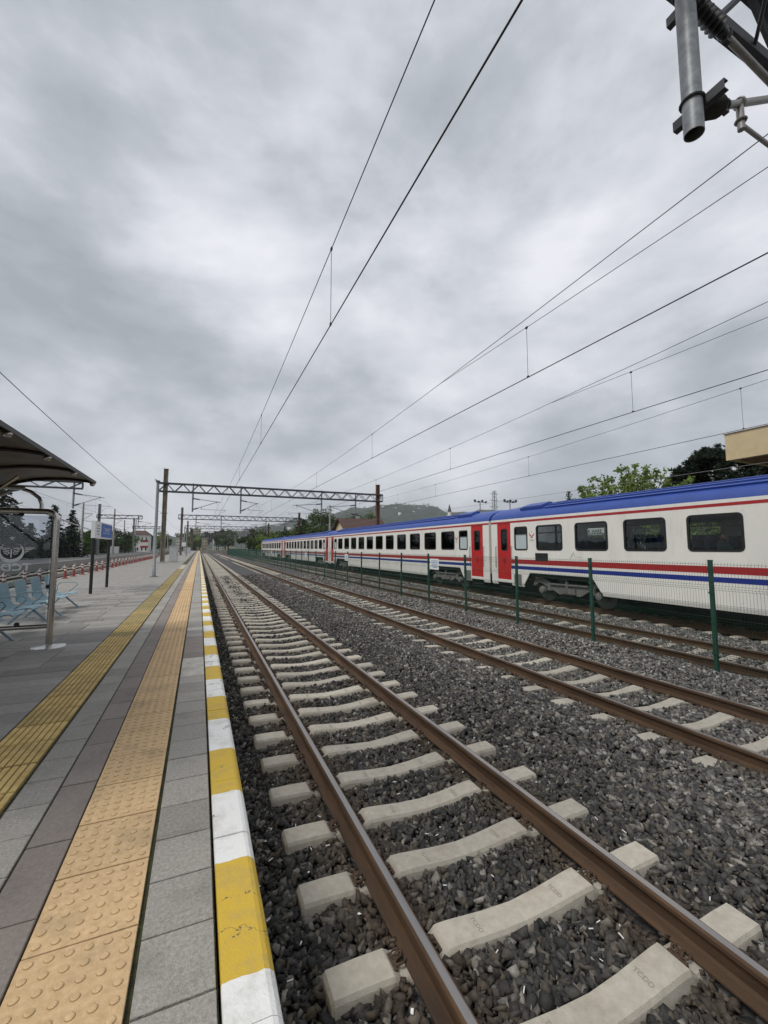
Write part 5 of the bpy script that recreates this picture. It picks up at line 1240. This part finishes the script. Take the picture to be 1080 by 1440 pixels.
for y in (17.75, 19.05): MB().tube((22.07, y, 0), (22.07, y, 2.8), .03, 8).build('post', m_galv, bn, O)
tm = text_mesh('lettering', 'EK HARE', .30, m_black, .002, bold=.006); q = mo('lettering', tm, bn, (-.006, 0.0, 2.60), scale=(.95, 1, 1)); q.rotation_euler = (R(90), 0, R(-90))
# ---- station building, only its roof edge shows
sb = thing('station_building', 'beige station building whose thick flat roof edge juts in at right', 'building', (27, -10, 0)); O = (27, -10, 0)
MB().box(20, 34, -36, 10.14, 5.22, 6.33).build('roof', m_wallb, sb, O)
MB().box(19.94, 34.06, -36.06, 10.2, 6.335, 6.38).build('flashing', m_swhite, sb, O)
MB().box(20.35, 33.6, -35.6, 9.8, 5.16, 5.217).build('soffit', m_soffit, sb, O)
MB().box(25, 33, -34, 7.5, 0.0, 5.155).build('wall', m_wallb, sb, O)
for k in range(8):
    y = -30 + k*4.6; wd = MB().box(24.94, 25.02, y, y+2.2, 1.0, 3.0).build('window', m_swhite, sb, O); MB().box(24.91, 24.939, y+.1, y+2.1, 1.1, 2.9).build('pane', m_wglass, wd, O)
for k in range(5): MB().tube((21.2, -32+k*9.8, 0), (21.2, -32+k*9.8, 5.155), .16, 12).build('column', m_wallb, sb, O, smooth=True)
# ---- floodlights, lattice tower, minaret
for px, py, Y, lab, nl in ((675, 705, 78, 'floodlight mast left of the lattice tower', 4), (717, 705, 70, 'floodlight mast right of the lattice tower', 5)):
    p = atY(px, py, Y); t = thing('floodlight_mast', lab, 'floodlight', (p.x, Y, 0), 'floodlight masts behind the train'); O = (p.x, Y, 0)
    MB().tube((p.x, Y, 0), (p.x, Y, p.z), .16, 8, .10).build('pole', m_galv, t, O); MB().box(p.x-1.6, p.x+1.6, Y-.06, Y+.06, p.z-.25, p.z-.1).build('crossbar', m_galvd, t, O)
    for k in range(nl): MB().obox((p.x-1.5+3.0*k/(nl-1), Y-.15, p.z+.12*(-1)**k), (.42, .3, .36), Matrix.Rotation(R(-35 if k % 2 else 30), 3, 'Y')).build('lamp', m_galvd if k % 2 else m_insul, t, O)
p = atY(695, 690, 330); t = thing('lattice_tower', 'thin grey lattice power tower far behind the train roof', 'tower', (p.x, 330, -1)); O = (p.x, 330, -1); b = MB(); H_ = p.z
for sx_ in (-1, 1):
    for sy_ in (-1, 1): b.tube((p.x+sx_*3, 330+sy_*3, -1), (p.x+sx_*1.1, 330+sy_*1.1, H_), .22, 4)
for k in range(14):
    z0, z1 = H_*k/14, H_*(k+1)/14; w0, w1 = 3-1.9*k/14, 3-1.9*(k+1)/14
    for sy_ in (-1, 1): b.tube((p.x-w0, 330+sy_*w0, z0), (p.x+w1, 330+sy_*w1, z1), .12, 4); b.tube((p.x+w0, 330+sy_*w0, z0), (p.x-w1, 330+sy_*w1, z1), .12, 4); b.tube((p.x-w0, 330+sy_*w0, z0), (p.x+w0, 330+sy_*w0, z0), .12, 4)
b.build('frame', m_galv, t, O)
a_ = MB()
for z in (.72, .83, .94): a_.box(p.x-5, p.x+5, 329.8, 330.2, H_*z, H_*z+.4)
a_.build('cross_arm', m_galv, t, O)
p = atY(632, 709, 240); t = thing('minaret', 'slim minaret with dark pointed cap above the second coach roof', 'minaret', (p.x, 240, -1)); O = (p.x, 240, -1); z = p.z
MB().lathe([(1.3,-1),(1.3,z-9),(1.9,z-8.6),(1.9,z-7.6),(1.2,z-7.5),(1.2,z-5.2)], 12, (p.x, 240, 0)).build('shaft', m_wallw, t, O); MB().lathe([(1.4,z-5.2),(.7,z-2.4),(.1,z)], 12, (p.x, 240, 0)).build('cap', m_galvd, t, O)
# ---- hills with houses
RID = [(-400, 757), (0, 757), (200, 756), (300, 752), (340, 746), (380, 739), (430, 731), (479, 722), (504, 716), (545, 711), (578, 711), (607, 715.5), (631, 720), (660, 722), (720, 718), (800, 706), (900, 700), (1080, 712), (1500, 740)]
def hill_mat():
    m = M('hill_forest', (.014,.026,.017), .95, var=.5, vs=.03, c2=(.028,.042,.026), stain=.3, stain_c=(.07,.07,.055), ss=.006); return m
HD = 2300; az, hh = [], []
for px, py in RID:
    d = ray(px, py); az.append(math.atan2(d.x, d.y)); hh.append(HD*d.z/math.hypot(d.x, d.y))
az = np.array(az); hh = np.maximum(np.array(hh)+1.6, 8); A = np.linspace(-.9, 1.9, 260); Hh = np.interp(A, az, hh) + 4*np.sin(A*41)+3*np.sin(A*97+1)+1.5*np.sin(A*211)
rs = np.linspace(0, 1.35, 26); V = []
for f in rs:
    r_ = 1100 + (HD-1100)*f; prof = math.sin(min(f, 1)*math.pi/2)**1.5 if f <= 1 else 1 - (f-1)*.6
    zz_ = -1.5 + Hh*prof + (5*np.sin(A*60+f*9)+3*np.sin(A*130-f*14))*min(1, f*3)*(f < .97)
    V.append(np.stack([np.sin(A)*r_, np.cos(A)*r_, zz_], -1))
V = np.concatenate(V); nA = len(A); I = np.arange((len(rs)-1)*nA).reshape(-1, nA)[:, :-1].ravel()
struct(npmesh('hill', V, np.stack([I, I+1, I+nA+1, I+nA], -1), hill_mat(), smooth=True))
VH = V.reshape(len(rs), nA, 3); hw = MB(); hw.box(-6, 6, -5, 5, -6, 7.0, 0); hw.add([(-6.6,-5.6,7),(6.6,-5.6,7),(6.6,5.6,7),(-6.6,5.6,7),(-4,0,9.6),(4,0,9.6)], [(0,1,5,4),(1,2,5),(2,3,4,5),(3,0,4)], 1)
hme = hw.build('hill_house', [m_wallw, m_tile]); hm_ = hme.data; bpy.data.objects.remove(hme)
rh = random.Random(3)
for k in range(50):
    px = rh.choice((rh.gauss(570, 28), rh.uniform(480, 660), rh.gauss(585, 14), rh.uniform(340, 480))); d = ray(px, 700); a0 = math.atan2(d.x, d.y); ia = int(np.argmin(np.abs(A-a0))); fi = rh.choice((rh.randint(13, 18), rh.randint(15, 18), rh.randint(8, 18)))
    q = VH[fi, ia]; o = mo('hill_house', hm_, None, (float(q[0])+rh.uniform(-5, 5), float(q[1])+rh.uniform(-5, 5), float(q[2])), rh.uniform(0, 3.1)); s_ = rh.uniform(.4, 1.0); o.scale = (s_*rh.uniform(.8, 1.5), s_, s_*rh.uniform(.7, 1.3))
    tag(o, 'tiny pale house among the trees on the hazy hillside', 'house', 'houses on the far hillside')
# ---- hazy air round everything
hzm = bpy.data.materials.new('haze'); hzm.use_nodes = True; N_, L_ = hzm.node_tree.nodes, hzm.node_tree.links; N_.remove(N_['Principled BSDF'])
pv = N_.new('ShaderNodeVolumePrincipled'); pv.inputs['Color'].default_value = (.90, .95, 1.0, 1); pv.inputs['Density'].default_value = .00013; pv.inputs['Anisotropy'].default_value = .2
L_.new(pv.outputs[0], N_['Material Output'].inputs['Volume'])
hz = MB().box(-3150, 3150, -1150, 3150, -2.1, 330).build('haze', hzm); struct(hz, kind='stuff'); tag(hz, 'pale grey haze in the air over the whole place', 'haze')
